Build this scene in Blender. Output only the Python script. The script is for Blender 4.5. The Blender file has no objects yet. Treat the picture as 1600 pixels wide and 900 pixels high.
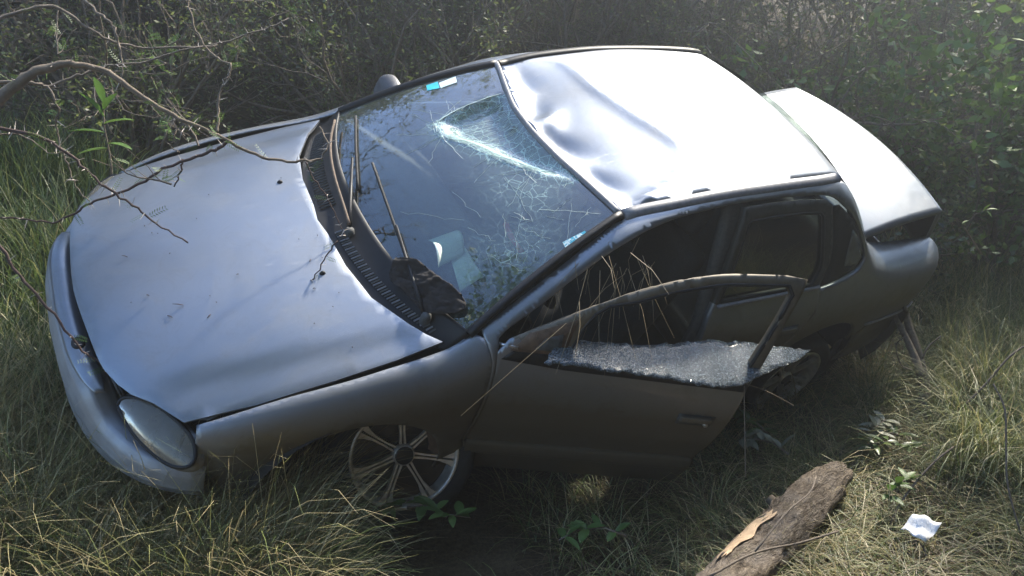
import bpy, bmesh, math, random
import numpy as np
from mathutils import Vector, Matrix
from mathutils.geometry import delaunay_2d_cdt
random.seed(7); rng = np.random.default_rng(7)
scn = bpy.context.scene
R_ = math.radians

# ---------------------------------------------------------------- camera
CAM = np.array([0.0, 0.0, 1.65]); PITCH = R_(15); FPX = 1272.79
cd = bpy.data.cameras.new('camera'); cam = bpy.data.objects.new('camera', cd)
scn.collection.objects.link(cam); scn.camera = cam
cam.location = CAM; cam.rotation_euler = (math.pi/2 - PITCH, 0, 0)
cd.sensor_width = 36; cd.lens = FPX/1600*36; cd.clip_start = 0.02; cd.clip_end = 500

# ---------------------------------------------------------------- sky, sun, exposure
SUN_AZ, SUN_EL = R_(38), R_(47)          # azimuth from +Y towards +X
wd = bpy.data.worlds.new('World'); scn.world = wd; wd.use_nodes = True
nt = wd.node_tree; bg = nt.nodes['Background']
sky = nt.nodes.new('ShaderNodeTexSky'); sky.sky_type = 'NISHITA'; sky.sun_disc = False
sky.sun_elevation = SUN_EL; sky.sun_rotation = SUN_AZ; sky.air_density = 1.0; sky.dust_density = .5; sky.ozone_density = 4
nt.links.new(sky.outputs[0], bg.inputs[0]); bg.inputs[1].default_value = 0.15
sl = bpy.data.lights.new('sun', 'SUN'); sl.energy = 3.8; sl.angle = R_(2.5); sl.color = (1, .92, .78)
so = bpy.data.objects.new('sun', sl); scn.collection.objects.link(so)
sd = Vector((math.sin(SUN_AZ)*math.cos(SUN_EL), math.cos(SUN_AZ)*math.cos(SUN_EL), math.sin(SUN_EL)))
so.rotation_euler = (-sd).to_track_quat('-Z', 'Y').to_euler(); so.location = (6, 8, 9)
vs = scn.view_settings; vs.view_transform = 'Standard'; vs.look = 'None'; vs.gamma = 1; vs.use_curve_mapping = False
vs.exposure = 1.95
scn.cycles.use_denoising = True; scn.cycles.max_bounces = 6; scn.cycles.transparent_max_bounces = 24
scn.cycles.sample_clamp_indirect = 6

# ---------------------------------------------------------------- helpers
col = scn.collection
def link(name, me, mat, parent=None):
    o = bpy.data.objects.new(name, me); col.objects.link(o)
    if mat is not None:
        for m in (mat if isinstance(mat, (list, tuple)) else [mat]): me.materials.append(m)
    if parent is not None: o.parent = parent
    return o
def mesh(name, V, F, mat, parent=None, smooth=True, midx=None):
    me = bpy.data.meshes.new(name); me.from_pydata([tuple(map(float, v)) for v in V], [], [tuple(map(int, f)) for f in F]); me.update()
    if smooth: me.polygons.foreach_set('use_smooth', [True]*len(me.polygons))
    o = link(name, me, mat, parent)
    if midx is not None: me.polygons.foreach_set('material_index', midx)
    return o
def empty(name, loc=(0, 0, 0)):
    o = bpy.data.objects.new(name, None); o.location = loc; o.empty_display_size = .1; col.objects.link(o); return o
def tag(o, label=None, cat=None, group=None, kind=None):
    if label: o['label'] = label
    if cat: o['category'] = cat
    if group: o['group'] = group
    if kind: o['kind'] = kind
    return o
def solid(o, t, off=-1, mi=None, bevel=0):
    m = o.modifiers.new('solid', 'SOLIDIFY'); m.thickness = t; m.offset = off; m.use_even_offset = False
    if mi is not None: m.material_offset = mi; m.material_offset_rim = 0
    if bevel:
        b = o.modifiers.new('bev', 'BEVEL'); b.width = bevel; b.segments = 2; b.limit_method = 'ANGLE'; b.angle_limit = R_(50)
        b.harden_normals = False
    return o
def pchip(xs, ys):
    xs = np.array(xs, float); ys = np.array(ys, float); h = np.diff(xs); d = np.diff(ys)/h
    m = np.zeros(len(xs)); m[0], m[-1] = d[0], d[-1]
    for i in range(1, len(xs)-1):
        if d[i-1]*d[i] > 0:
            w1, w2 = 2*h[i]+h[i-1], h[i]+2*h[i-1]; m[i] = (w1+w2)/(w1/d[i-1]+w2/d[i])
    def f(x):
        x = np.asarray(x, float); xc = np.clip(x, xs[0], xs[-1]); i = np.clip(np.searchsorted(xs, xc)-1, 0, len(h)-1)
        t = (xc-xs[i])/h[i]
        return ((2*t**3-3*t**2+1)*ys[i]+(t**3-2*t**2+t)*h[i]*m[i]+(-2*t**3+3*t**2)*ys[i+1]+(t**3-t**2)*h[i]*m[i+1])
    return f
def sstep(a, b, x):
    t = np.clip((np.asarray(x, float)-a)/(b-a), 0, 1); return t*t*(3-2*t)
def resample(pts, step, closed=False):
    P = [np.array(p, float) for p in pts]
    if closed: P = P+[P[0]]
    out = [P[0]]
    for a, b in zip(P[:-1], P[1:]):
        n = max(1, int(round(np.linalg.norm(b-a)/step)))
        for k in range(1, n+1): out.append(a+(b-a)*k/n)
    return out[:-1] if closed else out
def smooth_line(pts, n=6):
    """Catmull-Rom through the points"""
    P = [np.array(p, float) for p in pts]; P = [2*P[0]-P[1]]+P+[2*P[-1]-P[-2]]; out = []
    for i in range(1, len(P)-2):
        for k in range(n):
            t = k/n; a, b, c, d = P[i-1:i+3]
            out.append(.5*((2*b)+(-a+c)*t+(2*a-5*b+4*c-d)*t*t+(-a+3*b-3*c+d)*t**3))
    out.append(P[-2]); return out
def inpoly(Q, poly):
    """which of the points Q (n,2) lie inside the outline"""
    Q = np.asarray(Q, float); A = np.array([tuple(p) for p in poly]); B = np.roll(A, 1, 0); c = np.zeros(len(Q), bool)
    for (xi, yi), (xj, yj) in zip(A, B):
        if yi == yj: continue
        c ^= ((yi > Q[:, 1]) != (yj > Q[:, 1])) & (Q[:, 0] < (xj-xi)*(Q[:, 1]-yi)/(yj-yi)+xi)
    return c
def panel(name, poly, fn, mat, parent, step=.03, holes=(), thick=.006, flip=False, mirror=False, mi=None, bevel=0, extra=None):
    """flat outline poly (list of 2D) triangulated with inner grid points and mapped to 3D by fn"""
    polys = [resample(poly, step, True)]+[resample(h, step, True) for h in holes]
    vs_, ed = [], []
    for q in polys:
        b = len(vs_); vs_ += [Vector((float(p[0]), float(p[1]))) for p in q]; ed += [(b+i, b+(i+1) % len(q)) for i in range(len(q))]
    A = np.array([tuple(v) for v in vs_]); lo, hi = A.min(0), A.max(0); edge = A.copy()
    if extra is not None:      # rows of points that follow a tight bend
        X = np.asarray(extra, float); ok = inpoly(X, polys[0])
        for h in polys[1:]: ok &= ~inpoly(X, h)
        X = X[ok]; X = X[np.min(((X[:, None]-edge[None])**2).sum(-1), 1) > .0075**2]
        vs_ += [Vector((float(a), float(b))) for a, b in X]; edge = np.concatenate([edge, X])
    G = np.stack(np.meshgrid(np.arange(lo[0]+step*.5, hi[0], step), np.arange(lo[1]+step*.5, hi[1], step), indexing='ij'), -1).reshape(-1, 2)
    if len(G):
        ok = inpoly(G, polys[0])
        for h in polys[1:]: ok &= ~inpoly(G, h)
        G = G[ok]
    if len(G):
        G = G[np.min(((G[:, None]-edge[None])**2).sum(-1), 1) > (step*.45)**2]; vs_ += [Vector((float(a), float(b))) for a, b in G]
    r = delaunay_2d_cdt(vs_, ed, [], 0, 1e-6)
    V2 = [tuple(v) for v in r[0]]; A2 = np.array(V2); T = np.array([tuple(f) for f in r[2]])
    cen = A2[T].mean(1); ok = inpoly(cen, polys[0])
    for h in polys[1:]: ok &= ~inpoly(cen, h)
    F = [tuple(int(i) for i in f) for f in T[ok]]
    V = [np.array(fn(*v)) for v in V2]
    if mirror: V = [v*np.array([1, -1, 1]) for v in V]
    if flip != mirror: F = [f[::-1] for f in F]
    o = mesh(name, V, F, mat, parent)
    if thick: solid(o, thick, -1, mi, bevel)
    return o
def grid_patch(name, fn, nu, nv, mat, parent, flip=False, thick=0, mi=None, close_u=False):
    V = [fn(i/(nu-1) if not close_u else i/nu, j/(nv-1)) for i in range(nu) for j in range(nv)]; F = []
    for i in range(nu if close_u else nu-1):
        for j in range(nv-1):
            a = i*nv+j; b = ((i+1) % nu)*nv+j; q = (a, b, b+1, a+1); F.append(q[::-1] if flip else q)
    o = mesh(name, V, F, mat, parent)
    if thick: solid(o, thick, -1, mi)
    return o
def tube_vf(path, rad, seg=6, V=None, F=None, cap=True):
    V = [] if V is None else V; F = [] if F is None else F
    P = [np.array(p, float) for p in path]; n = len(P); r = rad if hasattr(rad, '__len__') else [rad]*n
    up = np.array([.13, .31, .94]); base = len(V)
    for i, p in enumerate(P):
        t = P[min(i+1, n-1)]-P[max(i-1, 0)]; t = t/(np.linalg.norm(t)+1e-9)
        a = np.cross(t, up); 
        if np.linalg.norm(a) < .1: a = np.cross(t, np.array([1., 0, 0]))
        a /= np.linalg.norm(a); b = np.cross(t, a)
        for k in range(seg):
            an = 2*math.pi*k/seg; V.append(p+(a*math.cos(an)+b*math.sin(an))*r[i])
    for i in range(n-1):
        for k in range(seg):
            k2 = (k+1) % seg; F.append((base+i*seg+k, base+i*seg+k2, base+(i+1)*seg+k2, base+(i+1)*seg+k))
    if cap:
        F.append(tuple(base+k for k in reversed(range(seg)))); F.append(tuple(base+(n-1)*seg+k for k in range(seg)))
    return V, F
def tube(name, path, rad, mat, parent=None, seg=8):
    V, F = tube_vf(path, rad, seg); return mesh(name, V, F, mat, parent)
def box_vf(c, s, V, F, M=None):
    b = len(V)
    for x in (-1, 1):
        for y in (-1, 1):
            for z in (-1, 1):
                v = np.array([x*s[0]/2, y*s[1]/2, z*s[2]/2]); v = v if M is None else M@v; V.append(np.array(c)+v)
    for f in ((0, 1, 3, 2), (4, 6, 7, 5), (0, 4, 5, 1), (2, 3, 7, 6), (0, 2, 6, 4), (1, 5, 7, 3)): F.append(tuple(b+i for i in f))
def box(name, c, s, mat, parent=None, M=None, bev=0.0, seg=3):
    V, F = [], []; box_vf(c, s, V, F, M); o = mesh(name, V, F, mat, parent, smooth=bev > 0)
    if bev:
        b = o.modifiers.new('bev', 'BEVEL'); b.width = bev; b.segments = seg
    return o
def lathe_vf(prof, seg, V, F):
    """profile (radius, axial) turned about the y axis"""
    b = len(V); n = len(prof)
    for k in range(seg):
        a = 2*math.pi*k/seg
        for r, y in prof: V.append(np.array([r*math.cos(a), y, r*math.sin(a)]))
    for k in range(seg):
        for i in range(n-1):
            k2 = (k+1) % seg; F.append((b+k*n+i, b+k*n+i+1, b+k2*n+i+1, b+k2*n+i))

# ---------------------------------------------------------------- materials
def new_mat(name):
    m = bpy.data.materials.new(name); m.use_nodes = True; n = m.node_tree; return m, n, n.nodes['Principled BSDF']
def nd(n, t, **kw):
    x = n.nodes.new(t)
    for k, v in kw.items(): setattr(x, k, v)
    return x
def ramp(n, src, stops):
    r = nd(n, 'ShaderNodeValToRGB'); e = r.color_ramp.elements
    while len(e) > 1: e.remove(e[-1])
    e[0].position, e[0].color = stops[0][0], tuple(stops[0][1])+(1,)
    for p, c in stops[1:]:
        k = e.new(p); k.color = tuple(c)+(1,)
    n.links.new(src, r.inputs[0]); return r.outputs[0]
def noise(n, scale, detail=5, rough=.6, vec=None, dist=0):
    x = nd(n, 'ShaderNodeTexNoise'); x.inputs['Scale'].default_value = scale; x.inputs['Detail'].default_value = detail
    x.inputs['Roughness'].default_value = rough; x.inputs['Distortion'].default_value = dist
    if vec is not None: n.links.new(vec, x.inputs['Vector'])
    return x.outputs['Fac']
def objco(n, scale=(1, 1, 1)):
    t = nd(n, 'ShaderNodeTexCoord'); m = nd(n, 'ShaderNodeMapping'); m.inputs['Scale'].default_value = scale
    n.links.new(t.outputs['Object'], m.inputs[0]); return m.outputs[0]
def bump(n, p, h, strength=.3, dist=.01):
    b = nd(n, 'ShaderNodeBump'); b.inputs['Strength'].default_value = strength; b.inputs['Distance'].default_value = dist
    n.links.new(h, b.inputs['Height']); n.links.new(b.outputs[0], p.inputs['Normal']); return b
def mixc(n, fac, a, b, mode='MIX'):
    m = nd(n, 'ShaderNodeMix', data_type='RGBA', blend_type=mode)
    for s, v in ((m.inputs[0], fac), (m.inputs[6], a), (m.inputs[7], b)):
        if isinstance(v, (int, float)): s.default_value = v
        elif isinstance(v, (tuple, list)): s.default_value = tuple(v)+(1,)
        else: n.links.new(v, s)
    return m.outputs[2]
def math_(n, op, a, b=None):
    m = nd(n, 'ShaderNodeMath', operation=op)
    for s, v in zip(m.inputs, (a, b)):
        if v is None: continue
        if isinstance(v, (int, float)): s.default_value = v
        else: n.links.new(v, s)
    return m.outputs[0]
def simple(name, colr, rough=.6, metal=0, var=.25, nscale=30, bmp=0, spec=.5):
    m, n, p = new_mat(name); v = objco(n)
    f = noise(n, nscale, 5, .65, v)
    n.links.new(ramp(n, f, [(.3, [c*(1-var) for c in colr]), (.7, [min(1, c*(1+var)) for c in colr])]), p.inputs['Base Color'])
    p.inputs['Roughness'].default_value = rough; p.inputs['Metallic'].default_value = metal; p.inputs['Specular IOR Level'].default_value = spec
    if bmp: bump(n, p, f, bmp, .004)
    return m
def paint_mat():
    m, n, p = new_mat('silver_paint'); v = objco(n)
    dust = noise(n, 2.2, 8, .72, v, .6); fine = noise(n, 60, 4, .7, v)
    sv = objco(n, (9, 9, .6)); streak = noise(n, 2.5, 6, .7, sv)
    g = nd(n, 'ShaderNodeSeparateXYZ'); tc = nd(n, 'ShaderNodeTexCoord'); n.links.new(tc.outputs['Object'], g.inputs[0])
    low = nd(n, 'ShaderNodeMapRange'); low.inputs[1].default_value = .75; low.inputs[2].default_value = .3; n.links.new(g.outputs[2], low.inputs[0])
    d1 = ramp(n, dust, [(.45, (0, 0, 0)), (.75, (1, 1, 1))]); d2 = ramp(n, streak, [(.5, (0, 0, 0)), (.72, (1, 1, 1))])
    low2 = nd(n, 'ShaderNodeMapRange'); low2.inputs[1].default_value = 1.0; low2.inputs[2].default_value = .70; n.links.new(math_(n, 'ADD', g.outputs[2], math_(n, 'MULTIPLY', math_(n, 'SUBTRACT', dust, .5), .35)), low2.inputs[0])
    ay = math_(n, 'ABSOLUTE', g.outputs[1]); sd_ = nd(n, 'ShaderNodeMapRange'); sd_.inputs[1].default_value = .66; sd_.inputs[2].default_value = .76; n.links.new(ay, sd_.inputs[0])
    film_reflection = math_(n, 'MULTIPLY', math_(n, 'MULTIPLY', low2.outputs[0], sd_.outputs[0]), .92)  # mud film plus the dark olive ground reflection, painted on the sides
    dirt_reflection = math_(n, 'ADD', film_reflection, math_(n, 'ADD', math_(n, 'ADD', math_(n, 'MULTIPLY', d1, .22), math_(n, 'MULTIPLY', ramp(n, noise(n, 9, 7, .75, v, 1.2), [(.52, (0, 0, 0)), (.70, (1, 1, 1))]), .16)), math_(n, 'MULTIPLY', math_(n, 'MULTIPLY', d2, low.outputs[0]), .7)))
    dirt_reflection = math_(n, 'MINIMUM', dirt_reflection, .95)
    base = mixc(n, dirt_reflection, (.235, .255, .285), (.085, .066, .034))
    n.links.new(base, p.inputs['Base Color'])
    met = math_(n, 'SUBTRACT', .84, math_(n, 'MULTIPLY', dirt_reflection, .75)); n.links.new(met, p.inputs['Metallic'])
    rg = math_(n, 'ADD', .39, math_(n, 'MULTIPLY', d1, .12)); rg = math_(n, 'ADD', rg, math_(n, 'MULTIPLY', dirt_reflection, .25)); n.links.new(rg, p.inputs['Roughness'])
    p.inputs['Coat Weight'].default_value = .2
    cr = math_(n, 'ADD', .08, math_(n, 'MULTIPLY', d1, .25)); n.links.new(cr, p.inputs['Coat Roughness'])
    # scratches
    w = objco(n, (2.5, 40, 8)); sc_ = noise(n, 3, 2, .5, w, 1.5)
    s = ramp(n, sc_, [(.0, (0, 0, 0)), (.70, (0, 0, 0)), (.72, (1, 1, 1)), (.735, (0, 0, 0))])
    hb = math_(n, 'ADD', math_(n, 'MULTIPLY', noise(n, 2.2, 2, .4, v), .12), math_(n, 'MULTIPLY', s, .12))
    hb = math_(n, 'ADD', hb, math_(n, 'MULTIPLY', fine, .008))
    bump(n, p, hb, .25, .012); return m
def glass_mat(name, tint, refl_boost=1.0, rough=0.0):
    m = bpy.data.materials.new(name); m.use_nodes = True; n = m.node_tree; n.nodes.clear()
    out = nd(n, 'ShaderNodeOutputMaterial'); tr = nd(n, 'ShaderNodeBsdfTransparent'); tr.inputs[0].default_value = tuple(tint)+(1,)
    gl = nd(n, 'ShaderNodeBsdfGlossy'); gl.inputs['Roughness'].default_value = rough
    fr = nd(n, 'ShaderNodeFresnel'); fr.inputs[0].default_value = 1.52
    k = math_(n, 'MULTIPLY', fr.outputs[0], 1.85*refl_boost); k = math_(n, 'MINIMUM', k, 1.0)
    mx = nd(n, 'ShaderNodeMixShader'); n.links.new(k, mx.inputs[0]); n.links.new(tr.outputs[0], mx.inputs[1]); n.links.new(gl.outputs[0], mx.inputs[2])
    n.links.new(mx.outputs[0], out.inputs[0]); return m, n, mx, out
M = {}
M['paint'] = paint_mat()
M['black'] = simple('black_plastic', (.009, .009, .010), .5, 0, .3, 40, .15, .3)
M['rubber'] = simple('tyre_rubber', (.02, .019, .018), .8, 0, .4, 50, .3)
M['trim'] = simple('interior_trim', (.06, .062, .06), .8, 0, .3, 60, .2)
M['moulding'] = simple('grey_moulding', (.16, .16, .17), .5, 0, .25, 50, .1)
M['seat'] = simple('seat_cloth', (.03, .032, .036), .95, 0, .3, 150, .3)
M['belt'] = simple('belt_webbing', (.42, .43, .42), .8, 0, .2, 200)
M['steel'] = simple('bare_steel', (.45, .45, .45), .35, .9, .2, 60)
M['rim'] = simple('alloy_rim', (.60, .58, .53), .4, .6, .25, 20)
M['rimdark'] = simple('rim_gloss_black', (.012, .012, .012), .3, 0, .3, 30)
M['mud'] = simple('dried_mud', (.11, .07, .045), .95, 0, .4, 30, .5)
M['lamp_in'] = simple('lamp_reflector', (.24, .22, .18), .35, .8, .35, 25)
M['liner'] = simple('arch_liner', (.02, .018, .016), .9, 0, .4, 30, .3)
M['tinted'], *_ = glass_mat('side_glass', (.32, .37, .34))

# ================================================================ the car (built in its own frame: x to the tail, y to its right, z up)
Rc = np.array([[0.84720069, -0.45025888, 0.28198923], [-0.1276705, -0.68777185, -0.71461187], [0.5157046, 0.56941797, -0.64016556]])
tc_ = np.array([-1.79675303, 0.52897879, 3.21472336])
Wc = np.array([[1, 0, 0], [0, -math.sin(PITCH), math.cos(PITCH)], [0, -math.cos(PITCH), -math.sin(PITCH)]])   # camera (right, down, forward) to world
Rw = Wc@Rc; tw = Wc@tc_+CAM
def c2w(P): return np.asarray(P, float)@Rw.T+tw
def w2c(P): return (np.asarray(P, float)-tw)@Rw
def proj(P):
    q = np.asarray(P, float)@Rc.T+tc_; return q[..., :2]/q[..., 2:]*FPX+np.array([800, 450.])
Oc = -Rc.T@tc_
def cray(px, py):
    d = Rc.T@np.array([(px-800)/FPX, (py-450)/FPX, 1.]); return d/np.linalg.norm(d)
def hit(px, py, ax, val):
    d = cray(px, py); return Oc+d*(val-Oc[ax])/d[ax]
_gc = {}
def inv(fn, px, A, B):
    """parameters (a,b) of the surface point seen at pixel px; A,B = search ranges"""
    key = (fn.__name__, A, B)
    if key not in _gc:
        aa, bb = np.meshgrid(np.linspace(*A, 26), np.linspace(*B, 26), indexing='ij')
        _gc[key] = (aa, bb, proj(np.array([[fn(a, b) for a, b in zip(ra, rb)] for ra, rb in zip(aa, bb)])))
    aa, bb, P = _gc[key]; e = np.sum((P-np.array(px))**2, -1)
    i = np.unravel_index(np.argmin(e), e.shape); p = np.array([aa[i], bb[i]])
    for _ in range(12):
        f0 = proj(fn(*p))-np.array(px); h = 1e-4
        J = np.stack([(proj(fn(p[0]+h, p[1]))-proj(fn(*p)))/h, (proj(fn(p[0], p[1]+h))-proj(fn(*p)))/h], 1)
        try: dp = np.linalg.solve(J, f0)
        except np.linalg.LinAlgError: break
        p = p-np.clip(dp, -.05, .05)
    return p
car = empty('wrecked_sedan')
mw = np.eye(4); mw[:3, :3] = Rw; mw[:3, 3] = tw; car.matrix_world = Matrix(mw.tolist())
tag(car, 'wrecked silver sedan tilted in the ditch with dented roof and driver door hanging open', 'car')
PT = M['paint']

# ---- side skin P(x, w)
_zt = pchip([.10, .322, .6, .9, 1.167, 1.27, 1.45, 1.6, 1.75, 1.9, 2.1, 2.5, 2.9, 3.05, 3.12, 3.3, 3.52, 3.7, 4.0, 4.18],
            [.58, .685, .787, .856, .910, .955, 1.06, 1.145, 1.225, 1.295, 1.335, 1.375, 1.385, 1.385, 1.37, 1.20, 1.02, .985, .965, .95])
_ye = pchip([.10, .322, .6, .9, 1.167, 1.27, 1.45, 1.6, 1.75, 1.9, 2.1, 2.5, 2.9, 3.05, 3.12, 3.3, 3.52, 3.7, 4.0, 4.18],
            [.45, .648, .688, .708, .706, .692, .655, .62, .58, .548, .56, .565, .56, .55, .54, .57, .605, .60, .59, .575])
_hs = pchip([.1, .9, 1.2, 1.45, 3.1, 3.4, 4.2], [.12, .12, .10, .07, .07, .09, .11])
_S = pchip([.12, .2, .3, .44, .452, .6, .72, .84, .93, 1.04, 1.2, 1.3, 1.42], [.74, .77, .797, .818, .803, .823, .828, .815, .785, .745, .685, .640, .58])
_tp = pchip([0, .1, .2, .347, .6, 1.0, 1.4, 3.2, 3.6, 4.0, 4.15, 4.26], [.60, .70, .775, .865, .945, .985, 1, 1, .985, .945, .90, .80])
def side(x, w):
    zt, hs = float(_zt(x)), float(_hs(x)); zs = zt-hs; tp = float(_tp(x))
    if w <= zs: return np.array([x, -float(_S(w))*tp, w])
    th = min(1.0, (w-zs)/hs)*math.pi/2; z = zs+hs*math.sin(th)
    y = float(_S(z))*tp; ytop = float(_S(zt))*tp
    return np.array([x, -(y-(ytop-float(_ye(x)))*(1-math.cos(th))), z])
SHX = [(x, float(_zt(x))-float(_hs(x))*k) for x in np.arange(.3, 4.2, .014) for k in (.05, .12, .2, .3, .42, .56, .72, .9)]
def sp(pts, A=(.2, 4.25), B=(.15, 1.38)): return [inv(side, p, A, B) for p in pts]

# ---- hood
_hz = pchip([-.02, .03, .06, .12, .3, .6, .9, 1.2], [.50, .60, .655, .72, .80, .868, .918, .965])
_hk = pchip([.05, .32, 1.17], [.33, .27, .085])
def hood_s(x, y):
    a = abs(y); yc = .50+.10*np.clip((x-.3)/.8, -.5, 1)
    return np.array([x, y, float(_hz(x))-float(_hk(x))*y*y-.010*float(sstep(yc-.012, yc+.022, a))*float(sstep(.15, .4, x))+.012])
hp = [(.13, -.333), (.166, -.437), (.198, -.490), (.254, -.545), (.326, -.638), (.539, -.669), (.783, -.682), (1.0, -.687), (1.168, -.679), (1.083, -.578), (.997, -.425), (.959, -.257), (.948, -.083)]
near = [p for p in hp if p[1] < -.02]
half = [(.098, 0.), (.105, -.12)]+[tuple(p) for p in near]
xr = half[-1][0]
full = half+[(xr-.01, 0.)]
half_sm = smooth_line(half[:4], 4)[:-1]+half[3:]
outline = half_sm+[(half[-1][0]-.012, 0.)]+[(x, -y) for x, y in half_sm[1:]][::-1]
hood = panel('hood', outline, hood_s, [PT, M['trim']], car, .035, thick=.012, mi=1, bevel=.003)
# washer nozzles
for s in (-1, 1):
    x, y = .872, .266*s; z = hood_s(x, y)[2]
    V, F = [], []; lathe_vf([(0, .009), (.008, .007), (.012, 0), (.012, -.01)], 10, V, F)
    V = [np.array([v[0], v[2]*.8, v[1]])+np.array([x, y, z]) for v in V]
    mesh('washer_nozzle', V, F, M['black'], hood)

# ---- fenders
AX, AZ, AR = .865, .345, .362
arch = [(AX+AR*math.cos(a), AZ+AR*math.sin(a)) for a in np.linspace(R_(-12), R_(188), 30)]
fen = [(1.312, .24)]+[(1.312, .7), (1.318, .90), (1.30, .945), (1.27, .955)]+[(x, float(_zt(x))) for x in np.linspace(1.20, .36, 14)]+[(.345, .62), (.365, .52), (.42, .44), (.47, .36)]+arch[::-1]
fen = fen[:-1]+[(1.235, .24)]
for mr in (False, True):
    fd = panel('fender', fen, side, [PT, M['trim']], car, .02, thick=.006, mirror=mr, mi=1, flip=False, extra=SHX)
    s = -1 if not mr else 1
    # wheel arch liner
    def lin(u, v, s=s):
        a = R_(-12)+u*R_(200); r = AR+.01
        return np.array([AX+r*math.cos(a), s*(.80-.42*v), AZ+r*math.sin(a)])
    grid_patch('arch_liner', lin, 24, 5, M['liner'], car, flip=mr)
    def lip(u, v, s=s):
        a = R_(5)+u*R_(165); r = AR+.012-.03*v; x = AX+r*math.cos(a); z = AZ+r*math.sin(a)
        return np.array([x, s*(-side(x, z)[1]-.004-.05*v), z])
    grid_patch('arch_lip', lip, 26, 4, M['mud'], fd, flip=not mr)

# ---- body side frame (pillars, roof rail, sill, rear quarter), one opening for both doors
opn_top = [(1.345, .955), (1.397, .994), (1.521, 1.065), (1.651, 1.139), (1.812, 1.221), (1.916, 1.262), (2.031, 1.293), (2.149, 1.315), (2.356, 1.339), (2.443, 1.345), (2.627, 1.349), (2.824, 1.349), (2.962, 1.344), (3.059, 1.325), (3.169, 1.265), (3.26, 1.185), (3.325, 1.105), (3.352, 1.046), (3.31, .99), (3.18, .951), (3.06, .935)]
opn_top = smooth_line(opn_top, 3)
RX, RZ, RR = 3.34, .33, .355
opn = [(1.33, .27), (1.33, .60), (1.335, .92)]+opn_top+[(3.10, .80), (3.02, .60), (2.95, .45), (2.86, .27)]
outer = [(1.318, .205), (1.318, .90), (1.30, .95)]+[(x, float(_zt(x))) for x in np.concatenate([np.linspace(1.30, 3.0, 26), np.linspace(3.05, 4.16, 18)])]
outer += [(4.19, .90), (4.21, .75), (4.20, .60)]+[(3.9, .57), (3.74, .50)]
rarch = [(RX+RR*math.cos(a), RZ+RR*math.sin(a)) for a in np.linspace(R_(20), R_(190), 26)]
outer += rarch+[(2.965, .205)]
for mr in (False, True):
    panel('side_frame', outer, side, [PT, M['trim']], car, .016, holes=[opn], thick=.02, mirror=mr, mi=1, extra=SHX)
    s = -1 if not mr else 1
    def lin2(u, v, s=s):
        a = R_(0)+u*R_(190); r = RR+.008; return np.array([RX+r*math.cos(a), s*(.795-.40*v), RZ+r*math.sin(a)])
    grid_patch('arch_liner', lin2, 24, 4, M['liner'], car, flip=mr)

# ---- roof with its crushed front
def roof_base(x, y):
    ye = float(_ye(x)); zt = float(_zt(x)); cr = np.interp(x, [1.85, 2.1, 2.5, 3.0, 3.2], [.035, .04, .05, .045, .04])
    return np.array([x, y, zt+cr*(1-min(1, abs(y)/ye)**2.2)+.004])
_hx = pchip([-.56, -.519, -.34, -.143, .041, .17, .309, .494, .56], [1.905, 1.895, 1.856, 1.823, 1.811, 1.815, 1.842, 1.893, 1.91])
_u2 = pchip([-.6, -.50, -.408, -.256, 0, .2, .426, .55], [.05, .10, .37, .50, .43, .37, .30, .10])
_u1 = pchip([-.6, -.47, -.15, 0, .2, .45, .55], [.05, .10, .085, .07, .115, .09, .05])
_Dd = pchip([-.57, -.50, -.40, -.2, 0, .2, .40, .53], [0, .018, .045, .053, .047, .045, .027, 0])
def roof_s(x, y):
    p = roof_base(x, y); u = x-float(_hx(y)); u1, u2, D = float(_u1(y)), float(_u2(y)), float(_Dd(y))
    if u < u2+.08:
        if u < u1: d = -D*math.sin(math.pi/2*max(0, u)/u1)
        else:
            k = (u-u1)/(u2-u1); d = -D*(1-k) if k < 1 else 0.0
            d += .010*math.exp(-((k-1)/.12)**2)*D/.06
        fold = math.exp(-((y-.03-.5*u)/.05)**2)*math.exp(-((u-.08)/.07)**2)
        d += .032*fold + .010*math.sin(26*y+9*u)*math.exp(-((u-.07)/.06)**2)*D/.06
        p[2] += d
    p[2] += .004*math.sin(5*x+3*y)*float(sstep(2.2, 2.6, x))
    return p
rp = [(float(_hx(y)), y) for y in np.linspace(-.53, .53, 22)]
rp += [(x, float(_ye(x))-.032) for x in np.linspace(2.0, 3.06, 14)]
rp += [(3.125+.05*(1-(y/.53)**2), y) for y in np.linspace(.51, -.51, 16)]
rp += [(x, -float(_ye(x))+.032) for x in np.linspace(3.06, 2.0, 14)]
roof = panel('roof', rp, roof_s, [PT, M['trim']], car, .022, thick=.01, mi=1)
def ditch(s):
    pts = [np.array([x, s*(float(_ye(x))-.004), float(_zt(x))+.004]) for x in np.concatenate([[1.90], np.linspace(1.94, 3.08, 24)])]
    V, F = [], []
    for p in pts:
        for dy, dz in ((-.036, .006), (-.026, .016), (0, .013), (.014, -.001), (.014, -.02), (-.036, -.02)): V.append(p+np.array([0, s*dy, dz]))
    for i in range(len(pts)-1):
        for k in range(6):
            a, b = i*6+k, i*6+(k+1) % 6; f = (a, b, b+6, a+6); F.append(f if s > 0 else f[::-1])
    F += [tuple(range(6)), tuple(range(len(V)-6, len(V)))]
    return mesh('roof_moulding', V, F, M['moulding'] if s < 0 else M['black'], car)
ditch(-1); ditch(1)

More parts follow.
